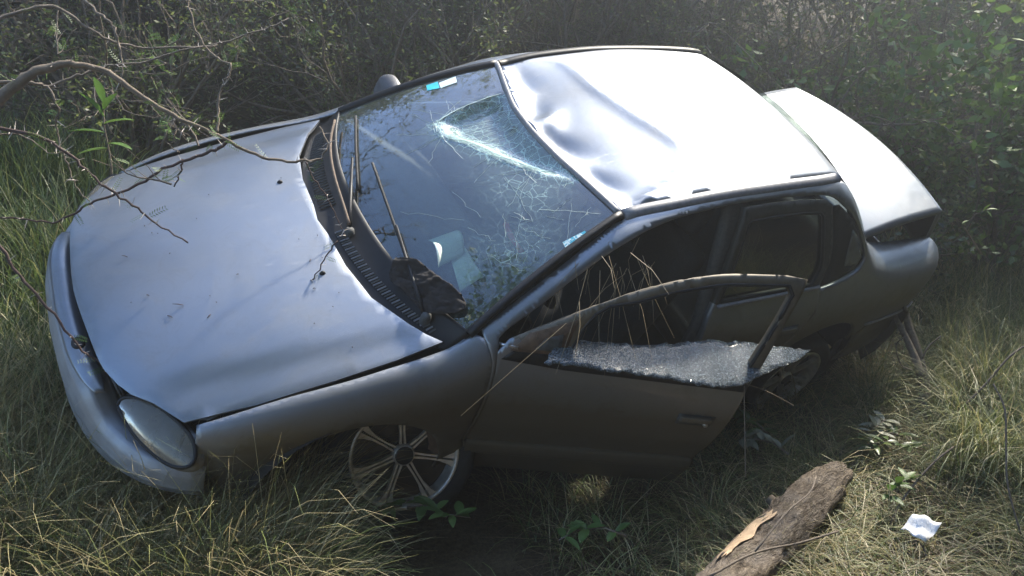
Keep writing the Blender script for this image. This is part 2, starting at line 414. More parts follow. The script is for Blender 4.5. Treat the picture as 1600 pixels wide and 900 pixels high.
# ---- windscreen
def ws_bot(y): return np.array([1.095+.165*(abs(y)/.684)**2.2, y, .972-.014*(y/.684)**2])
def ws_top(y):
    p = roof_base(float(_hx(y)), y); p[0] -= .012; p[2] += .0; return p
crease = np.array([(-.62, .985), (-.40, .86), (-.12, .74), (.10, .66), (.27, .56), (.42, .565), (.50, .72), (.55, .93), (.56, 1.05)])
def ws_dent(u, v):
    """signed closeness to the crease; positive inside the caved-in corner"""
    j = np.searchsorted(crease[:, 0], u)
    vb = np.interp(u, crease[:, 0], crease[:, 1], left=1.2, right=1.2); return v-vb
def ws_s(u, v, off=0.0, dent=True):
    b, t = ws_bot(u*.690), ws_top(u*.532); p = b+(t-b)*v
    n = np.array([-.46, 0, .885]); p = p+n*(.035*4*v*(1-v)*(1-.25*u*u)+off)
    if dent:
        d = ws_dent(u, v)
        if d > 0: p = p-n*(.042*float(sstep(0, .12, d))*float(sstep(1.0, .86, v)))
        elif d > -.06: p = p+n*.004*(1+d/.06)
    return p
def wsinv(px): return inv(lambda_ws, px, (-1.05, 1.05), (-.05, 1.02))
def lambda_ws(u, v): return ws_s(u, v, 0, False)
wg = bpy.data.materials.new('windscreen_glass'); wg.use_nodes = True
def make_ws_mat(m):
    n = m.node_tree; n.nodes.clear(); out = nd(n, 'ShaderNodeOutputMaterial')
    tr = nd(n, 'ShaderNodeBsdfTransparent'); tr.inputs[0].default_value = (.86, .99, .93, 1)
    gl = nd(n, 'ShaderNodeBsdfGlossy'); gl.inputs['Roughness'].default_value = .015
    fr = nd(n, 'ShaderNodeFresnel'); fr.inputs[0].default_value = 1.52
    v = objco(n); bn = nd(n, 'ShaderNodeBump'); bn.inputs['Strength'].default_value = .12; bn.inputs['Distance'].default_value = .01
    n.links.new(noise(n, 9, 3, .5, v), bn.inputs['Height'])
    at = nd(n, 'ShaderNodeAttribute', attribute_name='crack')
    k = math_(n, 'MINIMUM', math_(n, 'MULTIPLY', fr.outputs[0], 3.5), 1.0)
    mx = nd(n, 'ShaderNodeMixShader'); n.links.new(k, mx.inputs[0]); n.links.new(tr.outputs[0], mx.inputs[1]); n.links.new(gl.outputs[0], mx.inputs[2])
    wv = nd(n, 'ShaderNodeMapping'); wv.inputs['Scale'].default_value = (1, 1, 1); tcx = nd(n, 'ShaderNodeTexCoord'); n.links.new(tcx.outputs['Object'], wv.inputs[0])
    vo = nd(n, 'ShaderNodeTexVoronoi', feature='DISTANCE_TO_EDGE'); vo.inputs['Scale'].default_value = 26; vo.inputs['Randomness'].default_value = 1
    vo2 = nd(n, 'ShaderNodeTexVoronoi', feature='DISTANCE_TO_EDGE'); vo2.inputs['Scale'].default_value = 75
    n.links.new(v, vo.inputs['Vector']); n.links.new(v, vo2.inputs['Vector'])
    e1 = ramp(n, vo.outputs['Distance'], [(0, (1, 1, 1)), (.045, (0, 0, 0))]); e2 = ramp(n, vo2.outputs['Distance'], [(0, (.8, .8, .8)), (.06, (0, 0, 0))])
    gate = ramp(n, noise(n, 6, 4, .6, v), [(.35, (0, 0, 0)), (.6, (1, 1, 1))])
    cr = math_(n, 'MULTIPLY', at.outputs['Fac'], math_(n, 'ADD', e1, math_(n, 'MULTIPLY', e2, gate)))
    frost = math_(n, 'MULTIPLY', math_(n, 'POWER', at.outputs['Fac'], 2.0), .30)
    dust = math_(n, 'MULTIPLY', ramp(n, noise(n, 3, 7, .7, v), [(.45, (0, 0, 0)), (.75, (1, 1, 1))]), .02)
    specks = ramp(n, noise(n, 170, 2, .5, v), [(.72, (0, 0, 0)), (.76, (.25, .25, .25))])
    k2 = math_(n, 'ADD', math_(n, 'MULTIPLY', cr, .65), math_(n, 'ADD', dust, math_(n, 'MULTIPLY', specks, .25)))
    k2 = math_(n, 'MINIMUM', math_(n, 'ADD', math_(n, 'ADD', k2, .016), frost), .8)  # the constant is a pale teal veil for reflected foliage and sky
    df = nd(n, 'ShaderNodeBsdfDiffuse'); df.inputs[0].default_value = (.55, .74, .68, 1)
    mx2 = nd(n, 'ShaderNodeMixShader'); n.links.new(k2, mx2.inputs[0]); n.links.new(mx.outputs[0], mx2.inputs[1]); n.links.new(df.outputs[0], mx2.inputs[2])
    n.links.new(bn.outputs[0], gl.inputs['Normal']); n.links.new(mx2.outputs[0], out.inputs[0])
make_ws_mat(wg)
NU, NV = 71, 51
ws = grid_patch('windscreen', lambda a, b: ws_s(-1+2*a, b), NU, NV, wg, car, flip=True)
ca = ws.data.attributes.new('crack', 'FLOAT', 'POINT')
cv = []
for i in range(NU):
    for j in range(NV):
        u, v = -1+2*i/(NU-1), j/(NV-1); d = ws_dent(u, v); c = 0.0
        if d > -.3: c = math.exp(-((d-.03)/.10)**2) if d < .03 else .6+.4*math.exp(-((d-.03)/.10)**2)
        c = max(c, .55*math.exp(-((u+.45)/.35)**2-((v-.72)/.2)**2), .5*math.exp(-((u+.8)/.25)**2-((v-.45)/.3)**2)); cv.append(c)
ca.data.foreach_set('value', cv)
# crack lines: long fractures running from the cave-in
M['crack'] = simple('crack_edge', (.55, .66, .62), .3, 0, .1, 50)
V, F = [], []
def wline(pts, r):
    tube_vf([ws_s(u, v, .0012) for u, v in pts], r, 3, V, F, False)
def jag(a, b, n, amp):
    a, b = np.array(a), np.array(b); out = []
    for k in range(n+1): out.append(a+(b-a)*k/n+(random.uniform(-amp, amp), random.uniform(-amp, amp)) if 0 < k < n else a+(b-a)*k/n)
    return out
cc = smooth_line(crease[1:-1], 6)
for off in (-.012, 0, .008, .018, .03):
    wline([(u+random.uniform(-.004, .004)+off*.4*(u > .35), v+off+random.uniform(-.004, .004)) for u, v in cc], .0008 if off else .0014)
for k in range(26):
    c = cc[random.randrange(len(cc))]; ang = random.uniform(0, 6.28); L = random.uniform(.08, .30)
    e = (max(-.95, min(.93, c[0]+L*math.cos(ang))), max(.05, min(.97, c[1]+L*math.sin(ang)))); wline(jag(c, e, 6, .008), .0006)
for k in range(16):
    u = .50-.03*k*.9+random.uniform(-.02, .02); wline(jag((u, .60+.1*random.random()), (u+random.uniform(-.05, .03), .95), 7, .006), .0005)
for k in range(18):
    c = (random.uniform(-.95, -.4), random.uniform(.35, .9)); ang = random.uniform(0, 6.28); L = random.uniform(.1, .45)
    e = (max(-.97, min(.6, c[0]+L*math.cos(ang))), max(.05, min(.97, c[1]+L*math.sin(ang)*.7))); wline(jag(c, e, 7, .010), .00055)
mesh('crack', V, F, M['crack'], ws)
# black seal round the glass
ring = [ws_s(u, 0, .004) for u in np.linspace(-1, 1, 30)]
def seal(name, path, w, h, mat, nrm=(-.46, 0, .885)):
    V, F = [], []; P = path; n = np.array(nrm)
    for i, p in enumerate(P):
        t = P[min(i+1, len(P)-1)]-P[max(i-1, 0)]; t /= np.linalg.norm(t); b = np.cross(n, t); b /= np.linalg.norm(b)
        for a, c in ((-w, -.01), (-w, h*.6), (-w*.5, h), (w*.5, h), (w, h*.6), (w, -.01)): V.append(p+b*a+n*c)
    for i in range(len(P)-1):
        for k in range(6):
            a, b = i*6+k, i*6+(k+1) % 6; F.append((a, b, b+6, a+6))
    F += [tuple(range(5, -1, -1)), tuple(range(len(V)-6, len(V)))]
    return mesh(name, V, F, mat, car)
for s in (-1, 1): seal('windscreen_seal', [ws_s(s*1.0, v, .003, False) for v in np.linspace(-.01, 1.0, 24)], .015, .012, M['black'])
seal('windscreen_seal', [ws_s(u, .995, .002, False) for u in np.linspace(-1, 1, 40)], .011, .012, M['moulding'])
# dark printed border of the glass
def band(u0, u1, v0, v1, nu, nv): return grid_patch('glass_border', lambda a, b: ws_s(u0+(u1-u0)*a, v0+(v1-v0)*b, -.004), nu, nv, M['black'], ws)
band(-1, -.93, 0, 1, 4, 40); band(.93, 1, 0, 1, 4, 40); band(-.93, .93, .94, 1, 50, 5); band(-.93, .93, 0, .05, 40, 4)
# stickers on the inside of the glass
def sticker(mat, pxs, name='sticker'):
    q = [wsinv(p) for p in pxs]
    def f(a, b):
        p = (1-a)*(1-b)*q[0]+a*(1-b)*q[1]+a*b*q[2]+(1-a)*b*q[3]; return ws_s(p[0], p[1], .0022)
    return grid_patch(name, f, 6, 6, mat, ws)
def sticker_mat(name, c1, c2, sc):
    m, n, p = new_mat(name); v = objco(n); f = noise(n, sc, 3, .6, v, 1.0)
    n.links.new(ramp(n, f, [(.48, c1), (.53, c2)]), p.inputs['Base Color']); p.inputs['Roughness'].default_value = .4; return m
sticker(sticker_mat('licence_disc_print', (.05, .42, .55), (.70, .82, .80), 45), [(879, 379), (914, 361), (921, 371), (887, 394)])
sticker(sticker_mat('blue_sticker_print', (.03, .45, .62), (.05, .5, .66), 30), [(666, 134), (684, 128), (687, 138), (668, 142)])
sticker(sticker_mat('pale_sticker_print', (.55, .70, .70), (.75, .85, .85), 60), [(686, 130), (712, 120), (714, 129), (689, 138)])

# ---- cowl: black scuttle panel with a slatted air intake
def hood_rear(y): return np.array([.945+.235*(abs(y)/.69)**2.4, y, 0])
def cowl_s(a, b):
    y = -.70+1.40*a; h = hood_rear(y); h[0] -= .01; h[2] = hood_s(h[0], y)[2]-.03
    w = ws_bot(max(-.684, min(.684, y*.98))); w[1] = y; p = h+(w-h)*b; p[2] += -.012*math.sin(math.pi*b)+.006*b; return p
cowl = grid_patch('cowl', cowl_s, 60, 12, M['black'], car, thick=.012, flip=True)
grille_m = simple('cowl_grille', (.008, .008, .009), .7, 0, .2, 40)
for k in range(46):
    a = .06+.40*k/46
    V, F = [], []; P0, P1 = cowl_s(a, .30)+np.array([0, 0, .004]), cowl_s(a, .52)+np.array([0, 0, .004]); tube_vf([P0, (P0+P1)/2, P1], .004, 4, V, F)
    if k == 0: slat_mesh = True
    mesh('cowl_slat', V, F, M['moulding'] if k % 2 else M['trim'], cowl, smooth=False)
for k in range(30):
    a = .56+.36*k/30; V, F = [], []; P0, P1 = cowl_s(a, .25)+np.array([0, 0, .004]), cowl_s(a, .62)+np.array([0, 0, .004]); tube_vf([P0, (P0+P1)/2, P1], .0035, 4, V, F)
    mesh('cowl_slat', V, F, M['trim'], cowl, smooth=False)
# pale lip of the hood's rear edge is the hood itself; scuttle end caps
def wiper(pivot, elbow, tip, blade0, blade1):
    def on(px, off):
        q = wsinv(px); return ws_s(q[0], q[1], off, False)
    root = tube('wiper', [on(pivot, .02), on(elbow, .035), on(tip, .03)], [.011, .008, .005], M['black'], car, 8)
    b0, b1 = on(blade0, .012), on(blade1, .012); V, F = [], []
    pts = [b0+(b1-b0)*k/10+np.array([-.46, 0, .885])*(.012*math.sin(math.pi*k/10)) for k in range(11)]
    tube_vf(pts, .006, 5, V, F); tube_vf([b0+(b1-b0)*k/10-np.array([-.46, 0, .885])*.006 for k in range(11)], .004, 4, V, F)
    mesh('blade', V, F, M['rubber'], root)
    P = on(pivot, .016); V, F = [], []; lathe_vf([(0, .02), (.016, .018), (.02, 0), (.02, -.03)], 14, V, F)
    mesh('pivot_cap', [np.array([v[0], v[2], v[1]])+P for v in V], F, M['trim'], root)
    return root
wiper((667, 500), (655, 465), (622, 360), (583, 258), (652, 452))
wiper((548, 368), (551, 335), (554, 255), (557, 185), (561, 300))
# loose trim strip torn from the scuttle
strip = [(523, 188), (517, 215), (517, 245), (524, 280), (535, 315), (546, 350)]
def cow_on(px, off):
    d = cray(*px); z = .985+off; return Oc+d*(z-Oc[2])/d[2]
tube('trim_strip', [cow_on(p, .01) for p in smooth_line(strip, 4)], .006, simple('brown_rubber', (.13, .09, .06), .8, 0, .3, 40), car, 6)

# ---- doors
def door_vis(name, poly, hole, mr, frame_mat=None): pass
fd_poly = [(1.338, .262), (1.338, .60), (1.340, .925)]+[(x, w-.012) for x, w in opn_top[0:25] if 1.36 < x < 2.43]+[(2.445, 1.328), (2.415, 1.20), (2.375, .98), (2.352, .90), (2.345, .60), (2.315, .262)]
fd_hole_ = [(1.60, .958), (1.66, 1.112), (1.812, 1.183), (1.916, 1.225), (2.031, 1.257), (2.149, 1.280), (2.375, 1.306), (2.402, 1.28), (2.356, 1.08), (2.325, .962)]
fd_hole = smooth_line(fd_hole_[0:1]+fd_hole_[1:7], 3)+fd_hole_[7:]
rd_poly = [(2.330, .262), (2.358, .60), (2.366, .90), (2.389, .98), (2.428, 1.20), (2.458, 1.331), (2.627, 1.337), (2.824, 1.337), (2.955, 1.332), (3.00, 1.318), (3.065, 1.15), (3.085, 1.06), (3.055, .945), (3.085, .86), (3.075, .76), (3.005, .60), (2.935, .45), (2.85, .262)]
rd_hole = [(2.415, .968), (2.45, 1.10), (2.485, 1.275), (2.50, 1.29), (2.65, 1.297), (2.82, 1.297), (2.93, 1.29), (2.955, 1.275), (3.03, 1.07), (3.03, 1.03), (3.005, .965)]
HX, HY = 1.345, -.765
ALPHA = R_(21.5)
def side_in(x, w, d=0):
    p = side(x, w); p[1] += d; return p
doors = {}; M['frame2'] = simple('brownish_window_frame', (.13, .11, .08), .5, .3, .25, 20); M['frame'] = simple('dark_window_frame', (.028, .028, .024), .55, 0, .3, 40, 0, .3)  # front door frames dull brownish, rear door frames dark
for mr in (False, True):
    sg = 1 if mr else -1
    f = panel('front_door', fd_poly, side, [PT, M['trim'], M['frame2'], M['trim']], car, .016, holes=[fd_hole], thick=.035, mirror=mr, mi=1, extra=SHX)
    r = panel('rear_door', rd_poly, side, [PT, M['trim'], M['frame'], M['trim']], car, .016, holes=[rd_hole], thick=.03, mirror=mr, mi=1, extra=SHX)
    doors[('f', mr)], doors[('r', mr)] = f, r
    f.data.polygons.foreach_set('material_index', [2 if sum(f.data.vertices[i].co.z for i in pl.vertices)/len(pl.vertices) > .985 else 0 for pl in f.data.polygons])
    zc_ = [sum(r.data.vertices[i].co.z for i in pl.vertices)/len(pl.vertices) for pl in r.data.polygons]; xc_ = [sum(r.data.vertices[i].co.x for i in pl.vertices)/len(pl.vertices) for pl in r.data.polygons]
    r.data.polygons.foreach_set('material_index', [2 if z > .958 else 0 for z, x in zip(zc_, xc_)])
    panel('window_glass', [(x, w) for x, w in rd_hole], lambda x, w: side_in(x, w, .018), M['tinted'], r, .05, thick=0, mirror=mr)
    if mr: panel('window_glass', fd_hole, lambda x, w: side_in(x, w, .018), M['tinted'], f, .05, thick=0, mirror=True)
    # seals round the windows
    for nm, hole, d in (('f', fd_hole, f), ('r', rd_hole, r)):
        P = [side_in(x, w, .004)*np.array([1, 1 if not mr else -1, 1]) for x, w in resample(hole, .03, True)]; P.append(P[0])
        tube('window_seal', P, .0075, M['black'], d, 6)
    # waist strips
    for nm, xs, d in (('f', (1.56, 2.345), f), ('r', (2.40, 3.05), r)):
        tube('belt_strip', [side_in(x, .952, -.004)*np.array([1, 1 if not mr else -1, 1]) for x in np.linspace(*xs, 14)], .010, M['black'] if nm == 'f' else M['moulding'], d, 6)
    # rub strips
    for xs, d in (((1.345, 2.315), f), ((2.345, 2.92), r)):
        V, F = [], []
        for x in np.linspace(*xs, 20):
            for dz, dy in ((.0, 0.004), (.002, -.012), (-.012, -.016), (-.045, -.016), (-.058, -.010), (-.062, .004)):
                p = side(x, .462+dz); p[1] += dy; V.append(p*np.array([1, 1 if not mr else -1, 1]))
        for i in range(19):
            for k in range(5):
                a = i*6+k; q = (a, a+6, a+7, a+1); F.append(q if not mr else q[::-1])
        mesh('rub_strip', V, F, PT, d)
    # handles
    for x0, d in ((2.20, f), (2.93, r)):
        m_ = np.array([1, 1 if not mr else -1, 1]); c = side(x0, .735)
        rec = [(x0-.075, .705), (x0+.075, .705), (x0+.08, .76), (x0-.08, .76)]
        panel('handle_recess', rec, lambda x, w: side_in(x, w, -.003), M['trim'], d, .03, thick=.004, mirror=mr)
        V, F = [], []; box_vf(side_in(x0-.005, .746, -.012), (.135, .016, .030), V, F)
        h = mesh('handle', [v*m_ for v in V], [g if not mr else g[::-1] for g in F], PT, d); b = h.modifiers.new('b', 'BEVEL'); b.width = .007; b.segments = 3
        if d is f:
            V, F = [], []; lathe_vf([(0, -.008), (.009, -.007), (.011, 0), (.011, .01)], 14, V, F)
            mesh('lock', [(v+side_in(x0+.052, .716, -.006))*m_ for v in V], F, M['steel'], d)
    # quarter window behind the rear door
    qp = [(3.075, .955), (3.10, 1.06), (3.08, 1.15), (3.02, 1.305), (3.055, 1.312), (3.16, 1.255), (3.245, 1.18), (3.31, 1.10), (3.335, 1.046), (3.295, 1.0), (3.18, .963)]
    panel('quarter_panel', qp, lambda x, w: side_in(x, w, .006), M['black'], car, .03, thick=.012, mirror=mr)
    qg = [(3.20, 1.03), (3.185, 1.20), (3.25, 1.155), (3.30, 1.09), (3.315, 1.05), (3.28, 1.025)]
    panel('quarter_glass_reflection', qg, lambda x, w: side_in(x, w, .0), simple('pale_glass_reflection', (.10, .11, .10), .12, 0, .2, 20), car, .03, thick=.003, mirror=mr)  # pale triangle: a reflection painted on the dark quarter window
    # B pillar behind the doors
    P = [side_in(2.40+.02*k/6, .27+1.06*k/6, .06) for k in range(7)]
    bp = [(2.33, .25), (2.46, .25), (2.50, .95), (2.53, 1.33), (2.40, 1.33), (2.36, .95)]
    panel('pillar', bp, lambda x, w: side_in(x, w, .05), M['trim'], car, .06, thick=.03, mirror=mr)
    # sill
    V, F = [], []
    for x in (1.25, 2.95):
        for y, z in ((.775, .285), (.79, .20), (.72, .16), (.64, .17), (.64, .27)): V.append(np.array([x, sg*y, z]))
    for k in range(5): F.append((k, (k+1) % 5, 5+(k+1) % 5, 5+k))
    F += [(0, 1, 2, 3, 4), (5, 6, 7, 8, 9)]
    mesh('sill', V, F, PT, car, smooth=False)
# the driver's door hangs open
dm = Matrix.Translation((HX, HY, 0))@Matrix.Rotation(-ALPHA, 4, 'Z')@Matrix.Translation((-HX, -HY, 0))
fl = doors[('f', False)]; fl.matrix_local = dm; fl['label'] = 'open front door with its window smashed out'
panel('belt_moulding', [(1.60, .900), (2.352, .893), (2.356, .957), (1.58, .960), (1.40, .952), (1.36, .915)], lambda x, w: side_in(x, w, -.003), M['black'], fl, .03, thick=.006)
sail = [(1.385, .950), (1.44, 1.005), (1.60, 1.085), (1.585, .955)]
panel('mirror_mount', sail, lambda x, w: side_in(x, w, -.004), M['mud'], fl, .03, thick=.006)
panel('mirror_mount_hole', [(1.47, .968), (1.50, 1.012), (1.56, 1.035), (1.565, .97)], lambda x, w: side_in(x, w, -.008), M['trim'], fl, .03, thick=.004)
# door check strap
tube('check_strap', [(1.345, -.75, .95), (1.40, -.80, .965)], .006, M['steel'], car, 6)
# shattered window, a sagging sheet of crumbs held by film
def shatter_mat():
    m, n, p = new_mat('shattered_glass'); v = objco(n)
    vo = nd(n, 'ShaderNodeTexVoronoi', feature='DISTANCE_TO_EDGE'); vo.inputs['Scale'].default_value = 190; n.links.new(v, vo.inputs['Vector'])
    vc = nd(n, 'ShaderNodeTexVoronoi', feature='F1'); vc.inputs['Scale'].default_value = 190; n.links.new(v, vc.inputs['Vector'])
    e = ramp(n, vo.outputs['Distance'], [(0, (1, 1, 1)), (.12, (0, 0, 0))])
    sp_ = nd(n, 'ShaderNodeSeparateColor'); n.links.new(vc.outputs['Color'], sp_.inputs[0])
    base = mixc(n, e, ramp(n, sp_.outputs[0], [(.0, (.012, .015, .018)), (.6, (.025, .03, .036)), (1, (.16, .19, .21))]), (.13, .16, .17))
    n.links.new(base, p.inputs['Base Color']); p.inputs['Roughness'].default_value = .18; p.inputs['Specular IOR Level'].default_value = .8
    h = math_(n, 'ADD', math_(n, 'MULTIPLY', sp_.outputs[1], .8), math_(n, 'MULTIPLY', e, -.6)); bump(n, p, h, .8, .003); return m
M['shatter'] = shatter_mat()
gp_px = [(850, 568), (864, 546), (886, 528), (940, 532), (1000, 537), (1040, 536), (1110, 533), (1180, 538), (1225, 543), (1266, 545), (1248, 563), (1205, 580), (1160, 602), (1130, 606), (1085, 596), (1040, 588), (960, 578)]
ZG = .985
gp = [hit(px, py, 2, ZG)[:2] for px, py in gp_px]
gq = resample(gp, .018, True); gq = [p+rng.normal(0, .0035, 2) for p in gq]
def glass_sheet(x, y): return np.array([x, y, ZG+.008*math.sin(7*x+2*y)+.0025*math.sin(31*x-17*y)])
gs = panel('shattered_window', gq, glass_sheet, M['shatter'], fl, .02, thick=.006)
gs.matrix_parent_inverse = dm.inverted(); gs['label'] = 'sheet of shattered window glass sagging over the open door'

# ---- rear window, boot lid, rear bumper
def rw(a, b):
    y = -.53+1.06*a; p0 = np.array([3.135+.05*(1-(y/.53)**2), y, roof_base(3.12, y)[2]-.006]); y1 = y*1.12
    p1 = np.array([3.52-.05*(1-(y/.53)**2)+.02, y1, 1.02+.03*(1-(y/.53)**2)]); p = p0+(p1-p0)*b; p[2] += .025*4*b*(1-b); return p
grid_patch('rear_window', rw, 16, 8, M['tinted'], car)
def lid_s(a, b):
    y = (-.588+1.176*a); k = 1-(y/.588)**2
    if b < .72:
        t = b/.72; x0 = 3.53-.03*k; x1 = 4.09+.07*k
        p = np.array([x0+(x1-x0)*t, y, 1.025+.035*k+(.978+.03*k-1.025-.035*k)*t+.018*math.sin(math.pi*t)])
    else:
        t = (b-.72)/.28; x1 = 4.09+.07*k
        p = np.array([x1+.035*math.sin(t*1.6), y, .978+.03*k-.30*t**1.15])
    return p
lid = grid_patch('boot_lid', lid_s, 34, 44, [PT, M['black']], car, thick=.03, mi=1, flip=True)
LA = R_(16.5)
lid.matrix_local = Matrix.Translation((3.52, 0, 1.03))@Matrix.Rotation(-LA, 4, 'Y')@Matrix.Translation((-3.52, 0, -1.03))
lid['label'] = 'boot lid sprung half open'
def rb(a, b):
    y = -.80+1.60*a; e = abs(y)/.80; x = 4.26-.20*e**3.5 if e < 1 else 4.06
    prof = [(-.06, .62), (-.01, .60), (.015, .54), (.015, .42), (-.02, .30), (-.10, .24)]
    i = min(4, int(b*5)); t = b*5-i; dx = prof[i][0]+(prof[i+1][0]-prof[i][0])*t; z = prof[i][1]+(prof[i+1][1]-prof[i][1])*t
    return np.array([x+dx, y, z])
grid_patch('rear_bumper', rb, 30, 11, PT, car, thick=.01)
for s in (-1, 1):
    def bs(a, b, s=s):
        x = 3.70+.42*a; z = .60-.34*b; y = float(_S(z))*float(_tp(x))+.006
        return np.array([x, s*y, z])
    grid_patch('bumper_side', bs, 10, 8, PT, car, thick=.01, flip=s < 0)
    tube('bumper_strip', [np.array([x, s*(float(_S(.605))*float(_tp(x))+.008), .605]) for x in np.linspace(3.66, 4.16, 10)], .007, M['moulding'], car, 6)
    def tl(a, b, s=s): 
        return np.array([4.185-.01*b+.02*a, s*(.655-.12*a), .90-.18*b])
    grid_patch('tail_light', tl, 6, 6, simple('tail_lens', (.30, .02, .015), .15, 0, .1, 20), car, thick=.03, flip=s > 0)
V, F = [], []; box_vf((3.86, 0, .50), (.62, 1.10, .04), V, F); box_vf((3.50, 0, .72), (.03, 1.2, .5), V, F); mesh('boot_floor', V, F, M['trim'], car, smooth=False)
# back panel between boot opening and bumper
def bpn(a, b):
    y = -.76+1.52*a; return np.array([4.20-.10*(abs(y)/.76)**4, y, .60+.12*b])
grid_patch('back_panel', bpn, 12, 3, PT, car, thick=.01)

# ---- nose: bumper, grille, headlights
_bx = pchip([0, .2, .35, .5, .62, .70, .755, .79, .81], [.014, .022, .045, .096, .162, .238, .338, .455, .60])
def plan(y): return float(_bx(abs(y)))
def bump_s(y, prof_x, z):
    e = 1e-3; s = np.sign(y) if y else 1; tx = (plan(abs(y)+e)-plan(max(0, abs(y)-e))); ty = 2*e if abs(y) > e else e*1.0
    n = np.array([ty, -s*tx]); n = n/np.linalg.norm(n)     # pointing inwards (+x)
    return np.array([plan(y)+n[0]*prof_x, y+n[1]*prof_x, z])
prof = [(.115, .615), (.075, .632), (.040, .628), (.018, .60), (.006, .565), (0.0, .53), (.004, .49), (.022, .468), (.020, .45), (.014, .43), (.012, .40), (.03, .365), (.07, .345)]
def bumper(a, b):
    y = -.765+1.53*a; k = b*(len(prof)-1); i = min(len(prof)-2, int(k)); t = k-i
    px_, z = prof[i][0]+(prof[i+1][0]-prof[i][0])*t, prof[i][1]+(prof[i+1][1]-prof[i][1])*t
    drop = .085*float(sstep(.36, .50, abs(y)))          # the top dips under the headlamps
    z += .06*float(sstep(.45, .72, abs(y)))*np.interp(b, [.5, .8, 1], [0, .6, 1])      # lower edge sweeps up at the corners
    z -= drop*np.interp(b, [0, .35, .6], [1, .8, 0])
    return bump_s(y, px_, z)
M['bumper'] = simple('faded_bumper', (.25, .265, .29), .48, .35, .2, 8, .08)
bmp = grid_patch('front_bumper', bumper, 81, 37, [M['bumper'], M['trim']], car, thick=.008, mi=1, flip=False)
# dark gap and grille mesh under the hood lip
def gr(a, b):
    y = -.44+.88*a; p = np.array([.125+.30*y*y, y, .700-.33*y*y-.10*b]); p[0] += .03*b; return p
grl = grid_patch('grille', gr, 30, 6, M['black'], car, thick=.006)
for k in range(5):
    P = [gr(a, .12+.17*k)+np.array([-.006, 0, 0]) for a in np.linspace(.02, .98, 20)]
    tube('grille_bar', P, .005, M['trim'], grl, 5)
# raised silver surround below the grille opening, rounded at both ends
def gsur(a, b):
    y = (-.40+.80*a); k = 1-min(1, abs(y)/.40)**6; w = (b-.5)*.075*max(.12, k)**.5
    x = plan(y)+.062+w; return np.array([x, y, .634+.018*math.sin(math.pi*b)*k+.004-.10*max(0, abs(y)-.28)])
grid_patch('grille_surround', gsur, 50, 9, PT, car, thick=.006)
V, F = [], []; lathe_vf([(0, .012), (.02, .012), (.027, .008), (.027, -.01)], 20, V, F)
mesh('emblem_socket', [np.array([v[0]*.8, v[2], v[1]])+np.array([plan(-.2)+.062, -.2, .655]) for v in V], F, M['black'], car)
# headlamps
hA, hB = np.array([.165, -.43, .655]), np.array([.335, -.65, .665]); hC = hit(288, 729, 1, -.735)
hn = np.cross(hB-hA, hC-hA); hn /= np.linalg.norm(hn)
if hn[0] > 0: hn = -hn
hu = (hC-hA)/np.linalg.norm(hC-hA); hv = np.cross(hn, hu)
def hplane(px):
    d = cray(*px); return Oc+d*(((hA-Oc)@hn)/(d@hn))
h_px = [(185, 634), (191, 624), (206, 621), (232, 626), (258, 642), (284, 664), (300, 684), (306, 705), (303, 722), (291, 730), (270, 728), (246, 714), (220, 690), (200, 664)]
h2 = [np.array([(hplane(p)-hA)@hu, (hplane(p)-hA)@hv]) for p in smooth_line(h_px+[h_px[0]], 3)[:-1]]
hcen = np.mean(h2, 0); hr = np.max([np.linalg.norm(p-hcen) for p in h2])
def lensf(bulge, base):
    def f(a, b):
        p = np.array([a, b]); rel = p-hcen; th = math.atan2(rel[1], rel[0])
        d = 1.0
        ang = [math.atan2(q[1]-hcen[1], q[0]-hcen[0]) for q in h2]; rr = [np.linalg.norm(q-hcen) for q in h2]
        o = np.argsort(ang); R1 = np.interp(th, np.array(ang)[o], np.array(rr)[o], period=2*math.pi); d = min(1, np.linalg.norm(rel)/R1)
        return hA+hu*a+hv*b+hn*(base+bulge*(1-d**2.4))
    return f
def lens_mat():
    m, n, mx, out = glass_mat('lamp_lens', (.75, .74, .68), .9, .1)
    v = objco(n); df = nd(n, 'ShaderNodeBsdfDiffuse'); df.inputs[0].default_value = (.16, .15, .125, 1)
    k = math_(n, 'ADD', .45, math_(n, 'MULTIPLY', noise(n, 14, 5, .6, v), .35)); m2 = nd(n, 'ShaderNodeMixShader')
    n.links.new(k, m2.inputs[0]); n.links.new(mx.outputs[0], m2.inputs[1]); n.links.new(df.outputs[0], m2.inputs[2]); n.links.new(m2.outputs[0], out.inputs[0]); return m
M['lens'] = lens_mat()
